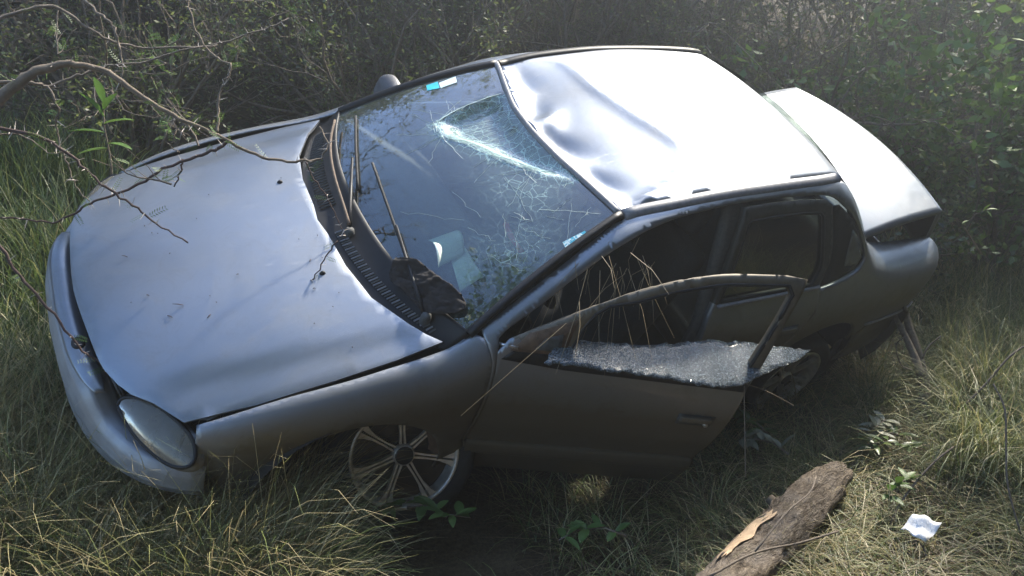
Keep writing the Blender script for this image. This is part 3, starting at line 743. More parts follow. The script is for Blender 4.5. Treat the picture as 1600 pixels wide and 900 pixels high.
for mr in (False, True):
    h = panel('headlight', h2, lensf(-.045, -.012), M['lamp_in'], car, .02, thick=0, mirror=mr, flip=True)
    panel('lens', h2, lensf(.014, .006), M['lens'], h, .02, thick=0, mirror=mr, flip=True)
    mm = np.array([1, -1 if mr else 1, 1])
    P = [(hA+hu*q[0]+hv*q[1]+hn*.004)*mm for q in h2]; P.append(P[0]); tube('lamp_gasket', P, .007, M['black'], h, 6)
    # housing behind
    ins = [hcen+(q-hcen)*.99 for q in h2]
    panel('lamp_housing', ins, lambda a, b: hA+hu*a+hv*b-hn*.07, M['trim'], h, .05, thick=.01, mirror=mr)
    # divider in front of the turn signal
    f = lensf(.014, .006); q0, q1 = hplane((291, 672)), hplane((274, 727)); d0 = np.array([(q0-hA)@hu, (q0-hA)@hv]); d1 = np.array([(q1-hA)@hu, (q1-hA)@hv])
    P = [(f(*(d0+(d1-d0)*t))-hn*.006)*mm for t in np.linspace(.03, .97, 9)]; tube('lamp_divider', P, .006, M['trim'], h, 5)
    # round bulb bowl
    V, F = [], []; c0 = hA+hu*hcen[0]+hv*hcen[1]+hu*(-.03)-hn*.05
    for k in range(18):
        a = 2*math.pi*k/18
        for r_, dz in ((.012, -.01), (.03, .004), (.048, .022), (.055, .034)): V.append((c0+(hu*math.cos(a)+hv*math.sin(a))*r_+hn*dz)*mm)
    for k in range(18):
        for i in range(3):
            F.append((k*4+i, k*4+i+1, ((k+1) % 18)*4+i+1, ((k+1) % 18)*4+i))
    mesh('reflector', V, F, M['lamp_in'], h)
    # filler between lamp, fender and bumper
    fl_ = [hcen+(q-hcen)*1.12 for q in h2]
    panel('lamp_surround', fl_, lambda a, b: hA+hu*a+hv*b-hn*(.022+.25*max(0, np.linalg.norm(np.array([a, b])-hcen)-hr*.72)), PT, car, .025, thick=.006, mirror=mr, flip=True)
# crack in the bumper below the lamp
ck = [hit(213, 686, 1, -.62), hit(206, 702, 1, -.63), hit(194, 728, 1, -.62)]

# ---- wheels
def build_wheel(rim_fancy=True):
    root = empty('wheel'); root.parent = car
    V, F = [], []; R0 = .285
    lathe_vf([(.205, -.075), (.225, -.088), (.255, -.092), (.276, -.080), (R0, -.060), (R0+.002, 0), (R0, .060), (.276, .080), (.255, .092), (.215, .085), (.205, .07)], 48, V, F)
    mesh('tyre', V, F, M['rubber'], root)
    V, F = [], []
    lathe_vf([(.213, -.080), (.209, -.086), (.200, -.082), (.196, -.070), (.190, -.02), (.188, .06)], 48, V, F); rim = mesh('rim', V, F, M['rim'], root)
    V, F = [], []; lathe_vf([(0, -.012), (.12, -.010), (.190, -.02)], 36, V, F); mesh('rim_back', V, F, M['rimdark'], rim)
    n = 7
    for k in range(n):
        a0 = 2*math.pi*k/n
        def pt(r, w, y): return np.array([r*math.cos(a0)-w*math.sin(a0), y, r*math.sin(a0)+w*math.cos(a0)])
        V, F = [], []
        for sgn in (-1, 1):     # twin bars flaring at the rim
            b = len(V)
            for r, w0, w1, y in ((.040, .004, .013, -.052), (.09, .003, .010, -.060), (.14, .003, .012, -.066), (.175, .004, .021, -.072), (.199, .005, .034, -.074)):
                V += [pt(r, sgn*w0, y), pt(r, sgn*w1, y), pt(r, sgn*w1, y+.022), pt(r, sgn*w0, y+.022)]
            for i in range(4):
                for q in range(4):
                    f = (b+i*4+q, b+i*4+(q+1) % 4, b+i*4+4+(q+1) % 4, b+i*4+4+q); F.append(f if sgn < 0 else f[::-1])
        mesh('spoke', V, F, M['rim'], rim, smooth=False)
    V, F = [], []; lathe_vf([(0, -.070), (.030, -.070), (.036, -.066), (.042, -.05), (.044, -.02)], 24, V, F); hb = mesh('hub_cap', V, F, M['rimdark'], rim)
    V, F = [], []; lathe_vf([(.036, -.066), (.040, -.064), (.044, -.052), (.044, -.04)], 24, V, F); mesh('hub_ring', V, F, M['rim'], hb)
    V, F = [], []; lathe_vf([(0, .02), (.05, .02), (.06, .04), (.06, .12), (0, .12)], 16, V, F); mesh('brake_drum', V, F, M['liner'], root)
    return root
def copy_tree(o, parent=None):
    c = o.copy(); col.objects.link(c)
    if parent is not None: c.parent = parent
    for ch in [k for k in o.children]: copy_tree(ch, c)
    return c
def set_wheel(w, hub, nrm, spin=0):
    yv = -np.array(nrm, float); yv /= np.linalg.norm(yv); z = np.array([0, 0, 1.]); z = z-yv*(z@yv); z /= np.linalg.norm(z); x = np.cross(yv, z)
    m = np.eye(4); m[:3, 0], m[:3, 1], m[:3, 2], m[:3, 3] = x, yv, z, hub
    w.matrix_local = Matrix(m.tolist())@Matrix.Rotation(spin, 4, 'Y')
w1 = build_wheel(); set_wheel(w1, (1.118, -.712, .345), (-.22, -.78, .58), R_(4)); w1['label'] = 'broken front wheel splayed out under the fender'
w2 = copy_tree(w1, car); set_wheel(w2, (3.35, -.73, .22), (0, -1, .06), R_(20)); w2['label'] = 'rear wheel half hidden behind the open door'
w3 = copy_tree(w1, car); set_wheel(w3, (.87, .72, .30), (0, 1, 0), 0); w3['label'] = 'front wheel on the uphill side'
w4 = copy_tree(w1, car); set_wheel(w4, (3.34, .72, .28), (0, 1, 0), .5); w4['label'] = 'rear wheel on the uphill side'

# ---- under and inside
V, F = [], []; box_vf((2.2, 0, .20), (3.5, 1.24, .05), V, F); box_vf((1.28, 0, .55), (.05, 1.36, .70), V, F); box_vf((.72, 0, .45), (.85, .84, .5), V, F)  # floor, bulkhead and engine-bay box, dark boxes added to stop light leaking
mesh('floor_pan_light_block', V, F, M['liner'], car, smooth=False)
def dash(a, b):
    y = -.64+1.28*a; prof_ = [(1.13, .950), (1.25, .965), (1.42, .972), (1.52, .955), (1.57, .90), (1.57, .78), (1.50, .62)]
    k = b*(len(prof_)-1); i = min(len(prof_)-2, int(k)); t = k-i; x = prof_[i][0]+(prof_[i+1][0]-prof_[i][0])*t; z = prof_[i][1]+(prof_[i+1][1]-prof_[i][1])*t
    hump = .055*math.exp(-((y+.36)/.17)**2)*float(sstep(1.30, 1.45, x)); return np.array([x+.08*(abs(y)/.64)**2*(b < .4), y, z+hump-.02*(y/.64)**2])
grid_patch('dashboard', dash, 40, 26, M['trim'], car, thick=.01)
# steering wheel
sc_, sn_ = np.array([1.72, -.36, .90]), np.array([.86, 0, .5]); sn_ /= np.linalg.norm(sn_); e1 = np.array([0, 1., 0]); e2 = np.cross(sn_, e1)
ring_ = [sc_+(e1*math.cos(a)+e2*math.sin(a))*.18 for a in np.linspace(0, 2*math.pi, 33)]
sw = tube('steering_wheel', ring_, .014, M['black'], car, 8)
for a in (0, 2.2, 4.1): tube('steering_spoke', [sc_, sc_+(e1*math.cos(a)+e2*math.sin(a))*.18], .014, M['black'], sw, 6)
tube('steering_column', [sc_-sn_*.02, sc_-sn_*.22], .03, M['black'], sw, 8)
# rear-view mirror
mp = ws_s(0, .90, -.09); rv = box('interior_mirror', tuple(mp+np.array([.03, 0, -.02])), (.03, .24, .065), M['black'], car, bev=.012); tube('mirror_stalk', [ws_s(0, .96, -.01), mp+np.array([.03, 0, 0])], .008, M['black'], rv, 6)
def rbox(name, c, s, mat, parent, rx=0, bev=.05):
    Mt = np.array(Matrix.Rotation(rx, 3, 'Y')); return box(name, c, s, mat, parent, Mt, bev, 4)
for s in (-1, 1):
    st = rbox('front_seat', (2.02, s*.36, .47), (.52, .50, .18), M['seat'], car, R_(-6)); rbox('backrest', (2.30, s*.36, .78), (.16, .48, .62), M['seat'], st, R_(18)); rbox('headrest', (2.43, s*.36, 1.16), (.10, .26, .17), M['seat'], st, R_(10), .04)
rs = rbox('rear_seat', (2.86, 0, .48), (.50, 1.24, .18), M['seat'], car, R_(-6)); rbox('backrest', (3.20, 0, .76), (.16, 1.24, .58), M['seat'], rs, R_(24))
box('parcel_shelf', (3.42, 0, .97), (.30, 1.15, .02), M['trim'], car, bev=.005)
# seat belts on the far pillars
for (x0, z0, x1, z1) in ((2.20, 1.27, 2.62, .90), (2.98, 1.26, 3.22, .95)):
    V, F = [], []
    for k in range(9):
        t = k/8; c = np.array([x0+(x1-x0)*t, .60+.06*t, z0+(z1-z0)*t-.02*math.sin(math.pi*t)]); w = np.array([.018, 0, .018]); V += [c-w, c+w]
    for k in range(8): F.append((2*k, 2*k+1, 2*k+3, 2*k+2))
    b_ = mesh('seat_belt', V, F, M['belt'], car); solid(b_, .002, 0)
    e = np.array([x1+.01, .655, z1-.01]); V, F = [], []; box_vf(tuple(e), (.03, .015, .05), V, F); mesh('buckle', V, F, M['steel'], b_, smooth=False)
    g0 = np.array([x0+.30, .61, (z0+z1)/2+.09]); tube('anchor_loop', [g0+np.array([.014*math.cos(a), 0, .03*math.sin(a)]) for a in np.linspace(0, 2*math.pi, 13)], .003, M['steel'], b_, 5)
# far-side door mirror
M['mirror_shell'] = simple('mirror_shell', (.07, .07, .075), .5, 0, .25, 30)
mq = np.array([1.50, .755, 1.03])
def mirr(a, b):
    th = 2*math.pi*a; ph = math.pi*(b-.5); c, s_ = math.cos(ph), math.sin(ph); e = lambda v: math.copysign(abs(v)**.6, v)
    return mq+np.array([.032*e(s_)+.03*c*math.sin(th), .075*e(c)*e(math.cos(th)), .05*e(c)*e(math.sin(th))])
dmr = grid_patch('door_mirror', mirr, 24, 13, M['mirror_shell'], car, close_u=True); tube('mirror_arm', [mq+np.array([0, -.05, -.03]), np.array([1.47, .715, .985])], .022, M['black'], dmr, 8)
# hood prop and torn wiring are hidden; a bent exhaust and the torn rear mud flap show below the tail
tube('exhaust', [(2.4, .1, .17), (3.2, -.05, .17), (3.6, -.35, .20), (4.12, -.42, .24)], .028, M['liner'], car, 10)
V, F = [], []
mf = panel('mud_flap', [(3.62, .18), (3.66, .42), (3.76, .44), (3.78, .30), (3.72, .16)], lambda x, w: np.array([x, -.76-.1*(.44-w), w]), M['rubber'], car, .05, thick=.012)

# ================================================================ the place
def wpt(px, py, depth):
    return CAM+Wc@(np.array([(px-800)/FPX, (py-450)/FPX, 1.0])*depth)
def wpx(P):
    q = (np.asarray(P, float)-CAM)@Wc; return q[..., :2]/q[..., 2:]*FPX+np.array([800, 450.])
def hsh(x, y, s=1.0):
    return (np.sin(x*1.7*s+y*2.3*s+1.3)*.5+np.sin(x*3.9*s-y*2.9*s+.7)*.3+np.sin(-x*7.1*s+y*6.3*s)*.2)
def bank_s(x, y): return -.54*(np.asarray(x, float)+.45)+.84*(np.asarray(y, float)-2.9)
_gb = pchip([-12, -3, -1.2, -.15, .25, 1.5, 2.6, 5, 14, 45], [-.25, -.22, -.20, -.16, -.05, .66, 1.15, 2.5, 6.0, 8.0])
def ground_z(x, y):
    x = np.asarray(x, float); y = np.asarray(y, float); far = sstep(4.0, 7.0, np.hypot(x-.3, y-3.5))*sstep(5.2, 3.4, y)   # unseen bank added behind and beside the viewer to block low light
    return _gb(bank_s(x, y))+3.6*far*sstep(-3.5, -1., x)+.10*np.exp(-((x+.5)/1.0)**2-((y-2.70)/.5)**2)+.035*hsh(x, y)+.012*hsh(x, y, 3.1)
def on_ground(px, py):
    d = Wc@np.array([(px-800)/FPX, (py-450)/FPX, 1.0]); t = np.linspace(.5, 14, 1400); P = CAM+t[:, None]*d
    b = P[:, 2] < ground_z(P[:, 0], P[:, 1]); i = int(np.argmax(b)) if b.any() else -1; return P[i]
gx = np.concatenate([np.linspace(-28, -6, 14, endpoint=False), np.linspace(-6, 7, 150), np.linspace(7, 28, 14)[1:]])
gy = np.concatenate([np.linspace(-16, 0, 12, endpoint=False), np.linspace(0, 9, 110), np.linspace(9, 38, 16)[1:]])
GX, GY = np.meshgrid(gx, gy, indexing='ij'); GZ = ground_z(GX, GY); ny = len(gy)
GV = np.stack([GX, GY, GZ], -1).reshape(-1, 3)
GF = [(i*ny+j, (i+1)*ny+j, (i+1)*ny+j+1, i*ny+j+1) for i in range(len(gx)-1) for j in range(ny-1)]
def soil_mat():
    m, n, p = new_mat('soil'); v = objco(n); a = noise(n, 7, 8, .7, v); b = noise(n, 60, 5, .7, v)
    c = ramp(n, a, [(.3, (.022, .016, .009)), (.5, (.06, .042, .022)), (.7, (.11, .085, .045))]); n.links.new(mixc(n, .5, c, ramp(n, b, [(.35, (.02, .014, .008)), (.7, (.14, .11, .06))])), p.inputs['Base Color'])
    p.inputs['Roughness'].default_value = .95; p.inputs['Specular IOR Level'].default_value = .2; bump(n, p, b, .8, .02); return m
tag(mesh('ground', GV, GF, soil_mat()), kind='structure')

def leaf_mat(name, stops, transl=.35, rough=.5):
    m = bpy.data.materials.new(name); m.use_nodes = True; n = m.node_tree; n.nodes.clear(); out = nd(n, 'ShaderNodeOutputMaterial')
    at = nd(n, 'ShaderNodeAttribute', attribute_name='tint'); c = ramp(n, at.outputs['Fac'], stops)
    df = nd(n, 'ShaderNodeBsdfDiffuse'); tr = nd(n, 'ShaderNodeBsdfTranslucent'); gl = nd(n, 'ShaderNodeBsdfGlossy'); gl.inputs['Roughness'].default_value = rough
    n.links.new(c, df.inputs[0]); n.links.new(c, tr.inputs[0])
    mx = nd(n, 'ShaderNodeMixShader'); mx.inputs[0].default_value = transl; n.links.new(df.outputs[0], mx.inputs[1]); n.links.new(tr.outputs[0], mx.inputs[2])
    mg = nd(n, 'ShaderNodeMixShader'); mg.inputs[0].default_value = .05; n.links.new(mx.outputs[0], mg.inputs[1]); n.links.new(gl.outputs[0], mg.inputs[2])
    n.links.new(mg.outputs[0], out.inputs[0]); return m
M['grass_green'] = leaf_mat('green_grass', [(0, (.04, .075, .018)), (.4, (.13, .18, .045)), (.7, (.30, .30, .11)), (1, (.48, .40, .22))])
M['grass_dry'] = leaf_mat('dry_grass', [(0, (.06, .10, .024)), (.3, (.19, .21, .06)), (.65, (.34, .28, .12)), (1, (.48, .39, .22))])
M['straw'] = leaf_mat('straw', [(0, (.045, .03, .015)), (.5, (.13, .09, .045)), (1, (.28, .21, .11))], .1)
M['acacia'] = leaf_mat('acacia_leaf', [(0, (.02, .035, .010)), (.5, (.05, .075, .02)), (1, (.13, .16, .045))])
M['thicket'] = leaf_mat('thicket_leaf', [(0, (.045, .065, .02)), (.5, (.12, .15, .045)), (1, (.24, .26, .09))], .5)
M['shrub'] = leaf_mat('shrub_leaf', [(0, (.03, .055, .016)), (.5, (.08, .13, .035)), (1, (.19, .26, .07))], .4, .35)
M['bright'] = leaf_mat('fresh_leaf', [(0, (.05, .10, .02)), (.5, (.09, .17, .035)), (1, (.16, .24, .06))])
M['grey'] = leaf_mat('withered_leaf', [(0, (.10, .11, .07)), (1, (.30, .31, .22))], .2)
M['bark'] = simple('twig_bark', (.15, .12, .09), .9, 0, .45, 60, .4)
M['bark_red'] = simple('thorn_bark', (.055, .030, .024), .8, 0, .4, 60, .3)
M['bark_pale'] = simple('pale_limb_bark', (.15, .115, .08), .9, 0, .4, 25, .6)
M['thorn'] = simple('thorn_tip', (.42, .36, .30), .6, 0, .2, 30)

def set_tint(o, vals):
    a = o.data.attributes.new('tint', 'FLOAT', 'POINT'); a.data.foreach_set('value', np.asarray(vals, np.float32))
def fast_mesh(name, V, quads, mat, parent=None, tint=None, smooth=True):
    V = np.asarray(V, np.float32).reshape(-1, 3); Q = np.asarray(quads, np.int32); k = Q.shape[1]
    me = bpy.data.meshes.new(name); me.vertices.add(len(V)); me.vertices.foreach_set('co', V.ravel())
    me.loops.add(Q.size); me.loops.foreach_set('vertex_index', Q.ravel()); me.polygons.add(len(Q))
    me.polygons.foreach_set('loop_start', np.arange(0, Q.size, k, dtype=np.int32)); me.polygons.foreach_set('use_smooth', np.full(len(Q), smooth)); me.update(calc_edges=True)
    o = link(name, me, mat, parent)
    if tint is not None: set_tint(o, tint)
    return o
def blades(name, base, height, az, lean, droop, width, mat, tint, nseg=5, parent=None):
    """curved tapering blades; arrays of length n"""
    n = len(base); h = np.stack([np.cos(az), np.sin(az), np.zeros(n)], 1); sidev = np.stack([-np.sin(az), np.cos(az), np.zeros(n)], 1)
    P = base.copy(); V = np.zeros((n, nseg+1, 2, 3)); ang = lean.copy(); seg = height/nseg
    tw_ = rng.normal(0, .35, n); side_d = sidev*np.cos(tw_)[:, None]+h*np.sin(tw_)[:, None]
    for k in range(nseg+1):
        w = width*(1-(k/nseg)**1.6)*.5+.0003; V[:, k, 0] = P-side_d*w[:, None]; V[:, k, 1] = P+side_d*w[:, None]
        P = P+(h*np.sin(ang)[:, None]+np.array([0, 0, 1.])*np.cos(ang)[:, None])*seg[:, None]
        ang = ang+droop/nseg*(1+k*.25)
        side_d = side_d+h*rng.normal(0, .05, n)[:, None]
    b = np.arange(n)[:, None]*(nseg+1)*2+np.arange(nseg)[None]*2
    Q = np.stack([b, b+1, b+3, b+2], -1).reshape(-1, 4)
    return tag(fast_mesh(name, V, Q, mat, parent, np.repeat(tint, (nseg+1)*2)), kind=None)
def scatter_px(n, x0, x1, y0, y1, dens=None):
    """ground points under a patch of the view, evenly spread on the ground"""
    c = np.array([on_ground(x, y) for x in (x0, (x0+x1)/2, x1) for y in (y0, (y0+y1)/2, y1)]); lo, hi = c.min(0), c.max(0); out = []
    tot = 0
    while tot < n:
        P = np.stack([rng.uniform(lo[0], hi[0], n*3), rng.uniform(lo[1], hi[1], n*3)], 1); z = ground_z(P[:, 0], P[:, 1]); P = np.column_stack([P, z])
        q = wpx(P); ok = (q[:, 0] > x0) & (q[:, 0] < x1) & (q[:, 1] > y0) & (q[:, 1] < y1) & (P[:, 1] > .9)
        if dens is not None: ok &= rng.random(len(P)) < dens(q)
        out.append(P[ok]); tot += int(ok.sum())
    return np.concatenate(out)[:n]
def clumped(P, per, spread):
    n = len(P); B = np.repeat(P, per, 0); off = rng.normal(0, spread, (n*per, 2)); B[:, 0] += off[:, 0]; B[:, 1] += off[:, 1]; B[:, 2] = ground_z(B[:, 0], B[:, 1])-.01
    az = np.arctan2(off[:, 1], off[:, 0]); return B, az, np.repeat(rng.random(n), per)
def free_of_car(B, tall=.0):
    """drop roots that would come up inside the body"""
    c = w2c(B+np.array([0, 0, .02])); ins = (c[:, 0] > .25) & (c[:, 0] < 4.1) & (np.abs(c[:, 1]) < .76) & (c[:, 2] < 1.2)
    wh = (np.abs(c[:, 0]-1.12) < .34) & (c[:, 1] < -.5) & (c[:, 1] > -1.45)
    return ~(ins | wh)
def grass(name, label, n_clump, per, spread, rect, hgt, lean, droop, width, mat, tint_base, tint_var, bias_az=None, bias=0., dens=None, cat='grass'):
    P = scatter_px(n_clump, *rect, dens); B, az, ct = clumped(P, per, spread); ok = free_of_car(B); B, az, ct = B[ok], az[ok], ct[ok]; n = len(B)
    if bias_az is not None:
        m = rng.random(n) < bias; az = np.where(m, bias_az+rng.normal(0, .5, n), az)
    o = blades(name, B, rng.uniform(*hgt, n)*(.7+.5*ct), az, np.abs(rng.normal(lean, .15, n)), np.abs(rng.normal(droop, droop*.4, n)), rng.uniform(*width, n), mat, np.clip(tint_base+tint_var*(ct-.5)*1.2+rng.normal(0, tint_var*.5, n), 0, 1))
    return tag(o, label, cat, kind='stuff')
grass('tall_grass', 'tall green and yellow grass at lower left in front of the bumper', 360, 38, .055, (-260, 480, 660, 1050), (.36, .66), .22, .85, (.0030, .0055), M['grass_green'], .62, .6, 0.2, .35, lambda q: np.clip(1.35-(q[:, 0]-120)/420, .2, 1))
grass('dry_tall_grass', 'dry straw coloured grass stalks among the green at lower left', 210, 28, .06, (-200, 450, 690, 1020), (.36, .64), .25, .9, (.0025, .0042), M['grass_dry'], .80, .4, 0.1, .4, lambda q: np.clip(1.35-(q[:, 0]-120)/420, .15, 1))
grass('arching_grass', 'arching yellow green grass tufts along the lower left edge', 120, 40, .05, (130, 520, 790, 1000), (.30, .52), .35, 1.5, (.0025, .0045), M['grass_green'], .74, .5, -.1, .5)
grass('undergrowth_grass', 'dark green grass in the shade behind the bumper', 170, 26, .08, (-150, 190, 250, 640), (.25, .5), .25, .9, (.004, .007), M['grass_green'], .25, .4)
grass('matted_grass', 'long matted yellow green grass right of the car', 420, 36, .06, (1090, 1800, 560, 1040), (.20, .40), .7, 1.5, (.0022, .004), M['grass_dry'], .24, .6, 2.9, .3)
grass('bank_grass', 'drooping pale grass on the slope behind the dead sapling', 500, 38, .07, (1330, 2250, 395, 660), (.32, .60), .35, 1.7, (.003, .005), M['grass_dry'], .24, .6, -1.2, .4)
grass('green_tussocks', 'tall soft green grass clumps at the right edge', 120, 60, .05, (1470, 1760, 450, 800), (.40, .72), .25, 1.5, (.003, .005), M['grass_green'], .50, .4, -2.2, .4)
grass('shaded_grass', 'sparse grass in the dark hollow under the car', 90, 18, .06, (470, 1150, 760, 1000), (.12, .30), .6, 1.3, (.0025, .004), M['grass_green'], .45, .5)
# fallen straw litter
def litter(name, label, n, rect, ln, tb, dens=None):
    P = scatter_px(n, *rect, dens); P = P[free_of_car(P)]; n = len(P); P[:, 2] += rng.uniform(.005, .05, n)
    return tag(blades(name, P, rng.uniform(*ln, n), rng.uniform(0, 6.28, n), rng.normal(1.45, .12, n), rng.normal(.15, .25, n), rng.uniform(.002, .0045, n), M['straw'], np.clip(tb+rng.normal(0, .25, n), 0, 1), 4), label, 'straw', kind='stuff')
litter('straw_litter', 'dry brown straw strewn under the driver side', 4200, (430, 1200, 700, 1000), (.10, .30), .38)
litter('straw_bed', 'flattened straw over the ground right of the car', 5000, (1060, 1800, 430, 1050), (.12, .32), .42)

litter('trampled_straw', 'warm trampled straw strip beside the dead sapling', 3000, (1270, 1480, 470, 720), (.12, .30), .72)
# ---- woody plants
def grow(rnd, p, d, length, r, depth, segs, kink, out, child_n, child_len, up=.0, droop=.0, spread=(.5, 1.1)):
    """out: list of (path, radii, level)"""
    path, rad = [np.array(p)], [r]; d = np.array(d, float); d /= np.linalg.norm(d); st = length/segs
    for k in range(segs):
        d = d+rnd.normal(0, kink, 3)+np.array([0, 0, up-droop*k/segs]); d /= np.linalg.norm(d)
        path.append(path[-1]+d*st); rad.append(max(.0012, r*(1-.75*(k+1)/segs)))
    out.append((path, rad, depth))
    if depth > 0:
        for c in range(child_n[depth-1]):
            i = rnd.integers(1 if depth > 1 else 0, segs+1); t = path[i]-path[i-1] if i else path[1]-path[0]; t /= np.linalg.norm(t)
            a = rnd.normal(0, 1, 3); a -= t*(a@t); a /= np.linalg.norm(a)+1e-9; an = rnd.uniform(*spread); nd_ = t*math.cos(an)+a*math.sin(an)
            grow(rnd, path[i], nd_, length*child_len*rnd.uniform(.6, 1.2), rad[i]*.6, depth-1, max(3, segs-1), kink, out, child_n, child_len, up, droop, spread)
def branches_mesh(name, br, mat, parent, seg=(3, 4, 5, 6)):
    V, F = [], []
    for path, rad, dep in br: tube_vf(path, rad, seg[min(dep, 3)], V, F, False)
    return fast_mesh(name, V, F, mat, parent)
def leaves_on(rnd, br, per, size, spread, levels=(0, 1), aspect=.45, tint=(.5, .25), flat=.3):
    """kite-shaped leaves set along the twigs; returns V, Q, T"""
    pos = []
    for path, rad, dep in br:
        if dep in levels:
            for k in range(per): 
                i = rnd.integers(0, len(path)-1); t = rnd.random(); pos.append(path[i]*(1-t)+path[i+1]*t)
    if not pos: return None
    P = np.array(pos)+rnd.normal(0, spread, (len(pos), 3)); n = len(P); d = rnd.normal(0, 1, (n, 3)); d[:, 2] = d[:, 2]*.6+flat; d /= np.linalg.norm(d, axis=1)[:, None]
    a = rnd.normal(0, 1, (n, 3)); a -= d*(a*d).sum(1)[:, None]; a /= np.linalg.norm(a, axis=1)[:, None]; L = rnd.uniform(*size, n)[:, None]; nn = np.cross(d, a)
    V = np.stack([P, P+d*L*.45+a*L*aspect*.5+nn*L*.05, P+d*L, P+d*L*.45-a*L*aspect*.5+nn*L*.05], 1); Q = np.arange(n*4).reshape(-1, 4)
    return V.reshape(-1, 3), Q, np.repeat(np.clip(rnd.normal(tint[0], tint[1], n), 0, 1), 4)
def pinnate(rnd, P, D, L, nl, size):
    """feathery acacia leaves: paired leaflets on both sides of a midrib"""
    n = len(P); D = D/np.linalg.norm(D, axis=1)[:, None]; a = rnd.normal(0, 1, (n, 3)); a -= D*(a*D).sum(1)[:, None]; a /= np.linalg.norm(a, axis=1)[:, None]; nn = np.cross(D, a); V = []
    for k in range(nl):
        t = (k+1)/(nl+.5); c = P+D*(L*t)[:, None]+nn*(-(L*.25)*t*t)[:, None]; s = (size*(1-.5*abs(t-.45)))[:, None]
        for sg in (-1, 1):
            d = a*sg*.9+D*.45; V.append(np.stack([c, c+d*s*.5+D*s*.16, c+d*s, c+d*s*.5-D*s*.12], 1))
    V = np.stack(V, 1).reshape(-1, 3); return V, np.arange(len(V)).reshape(-1, 4)
def bush(name, label, cat, loc, h, r, seed, leaf, group=None, stems=7, child_n=(5, 5), per=9, size=(.02, .045), aspect=.5, lspread=.03, tint=(.45, .25), bark='bark', up=.04, kink=.16, rr=(.012, .024), depth=2, levels=(0, 1)):
    rnd = np.random.default_rng(seed); z = float(ground_z(loc[0], loc[1])); root = empty(name, (loc[0], loc[1], z)); br = []
    for k in range(stems):
        a = rnd.uniform(0, 6.28); o = rnd.uniform(0, .25*r)
        grow(rnd, (o*math.cos(a), o*math.sin(a), -.05), (math.cos(a)*r*rnd.uniform(.2, .9), math.sin(a)*r*rnd.uniform(.2, .9), h*rnd.uniform(.55, 1)), h*rnd.uniform(.75, 1.15), rnd.uniform(*rr), depth, 8, kink, br, child_n, .48, up, .02)
    branches_mesh('stems', br, M[bark], root)
    q = leaves_on(rnd, br, per, size, lspread, levels, aspect, tint)
    if q is not None: fast_mesh('foliage', q[0], q[1], M[leaf], root, q[2])
    return tag(root, label, cat, group)
G1 = 'thicket of thorny shrubs behind the car'
# (x, y, height, radius, label)
spec = [
 (-3.3, 5.2, 2.0, .9, 'tangled thorny shrub at the far left edge behind the grass'),
 (-2.5, 6.0, 2.2, 1.0, 'thorny shrub behind the hood, left of the door mirror'),
 (-1.5, 6.1, 2.1, .9, 'thorny shrub straight behind the far side mirror'),
 (-.5, 6.6, 2.1, 1.0, 'thorny shrub behind the top of the windscreen'),
 (.5, 7.0, 2.2, 1.0, 'thorny shrub behind the front of the roof'),
 (1.5, 7.3, 2.2, 1.0, 'thorny shrub behind the rear of the roof'),
 (2.5, 7.4, 2.3, 1.0, 'thorny shrub behind the raised boot lid'),
 (3.4, 7.4, 2.4, 1.0, 'thorny shrub right of the boot lid'),
 (-4.3, 6.6, 2.6, 1.0, 'tall dark shrub at the upper left corner'),
 (-2.2, 4.9, 1.3, .7, 'low thorny shrub between the hood and the bank'),
 (-.9, 5.5, 1.3, .7, 'low thorny shrub close behind the windscreen pillar'),
 (2.0, 6.4, 1.5, .8, 'low thorny shrub close behind the roof rail'),
]
for i, (x, y, h, r, lb) in enumerate(spec):
    bush('thorny_shrub', lb, 'shrub', (x, y), h, r, 100+i, 'thicket' if i > 1 else 'acacia', G1, stems=15, child_n=(8, 7), per=9, size=(.016, .04), aspect=.42, lspread=.045, kink=.22)
back = [(-5.2, 8.6, 'far thicket shrub at the left'), (-3.4, 9.0, 'far thicket shrub above the hood'), (-1.6, 9.2, 'far thicket shrub above the windscreen'), (.3, 9.6, 'far thicket shrub above the roof front'), (2.2, 9.8, 'far thicket shrub above the roof rear'), (4.2, 9.8, 'far thicket shrub above the boot lid'), (6.2, 9.6, 'far thicket shrub at the right edge')]
for i, (x, y, lb) in enumerate(back):
    bush('thicket_shrub', lb, 'shrub', (x, y), 3.8, 1.7, 200+i, 'thicket', 'far row of dense shrubs', stems=12, child_n=(6, 7), per=26, size=(.06, .12), aspect=.55, lspread=.10, rr=(.02, .035))
# broad-leaved shrubs at the right edge
bush('leafy_shrub', 'dark broad leaved shrub at the upper right edge', 'shrub', (3.55, 6.1), 1.75, .9, 301, 'bright', None, stems=9, child_n=(5, 6), per=9, size=(.06, .11), aspect=.55, lspread=.04, tint=(.55, .3))
bush('leafy_shrub', 'low broad leaved shrub just right of the boot lid', 'shrub', (2.75, 5.7), .75, .6, 302, 'shrub', None, stems=7, child_n=(4, 4), per=7, size=(.04, .07), aspect=.5, lspread=.03, tint=(.35, .3))
bush('leafy_shrub', 'grey green low shrub in the shade behind the boot', 'shrub', (3.7, 5.9), 1.1, .7, 303, 'thicket', None, stems=8, child_n=(5, 5), per=10, size=(.03, .06), aspect=.5, lspread=.04, tint=(.5, .3))

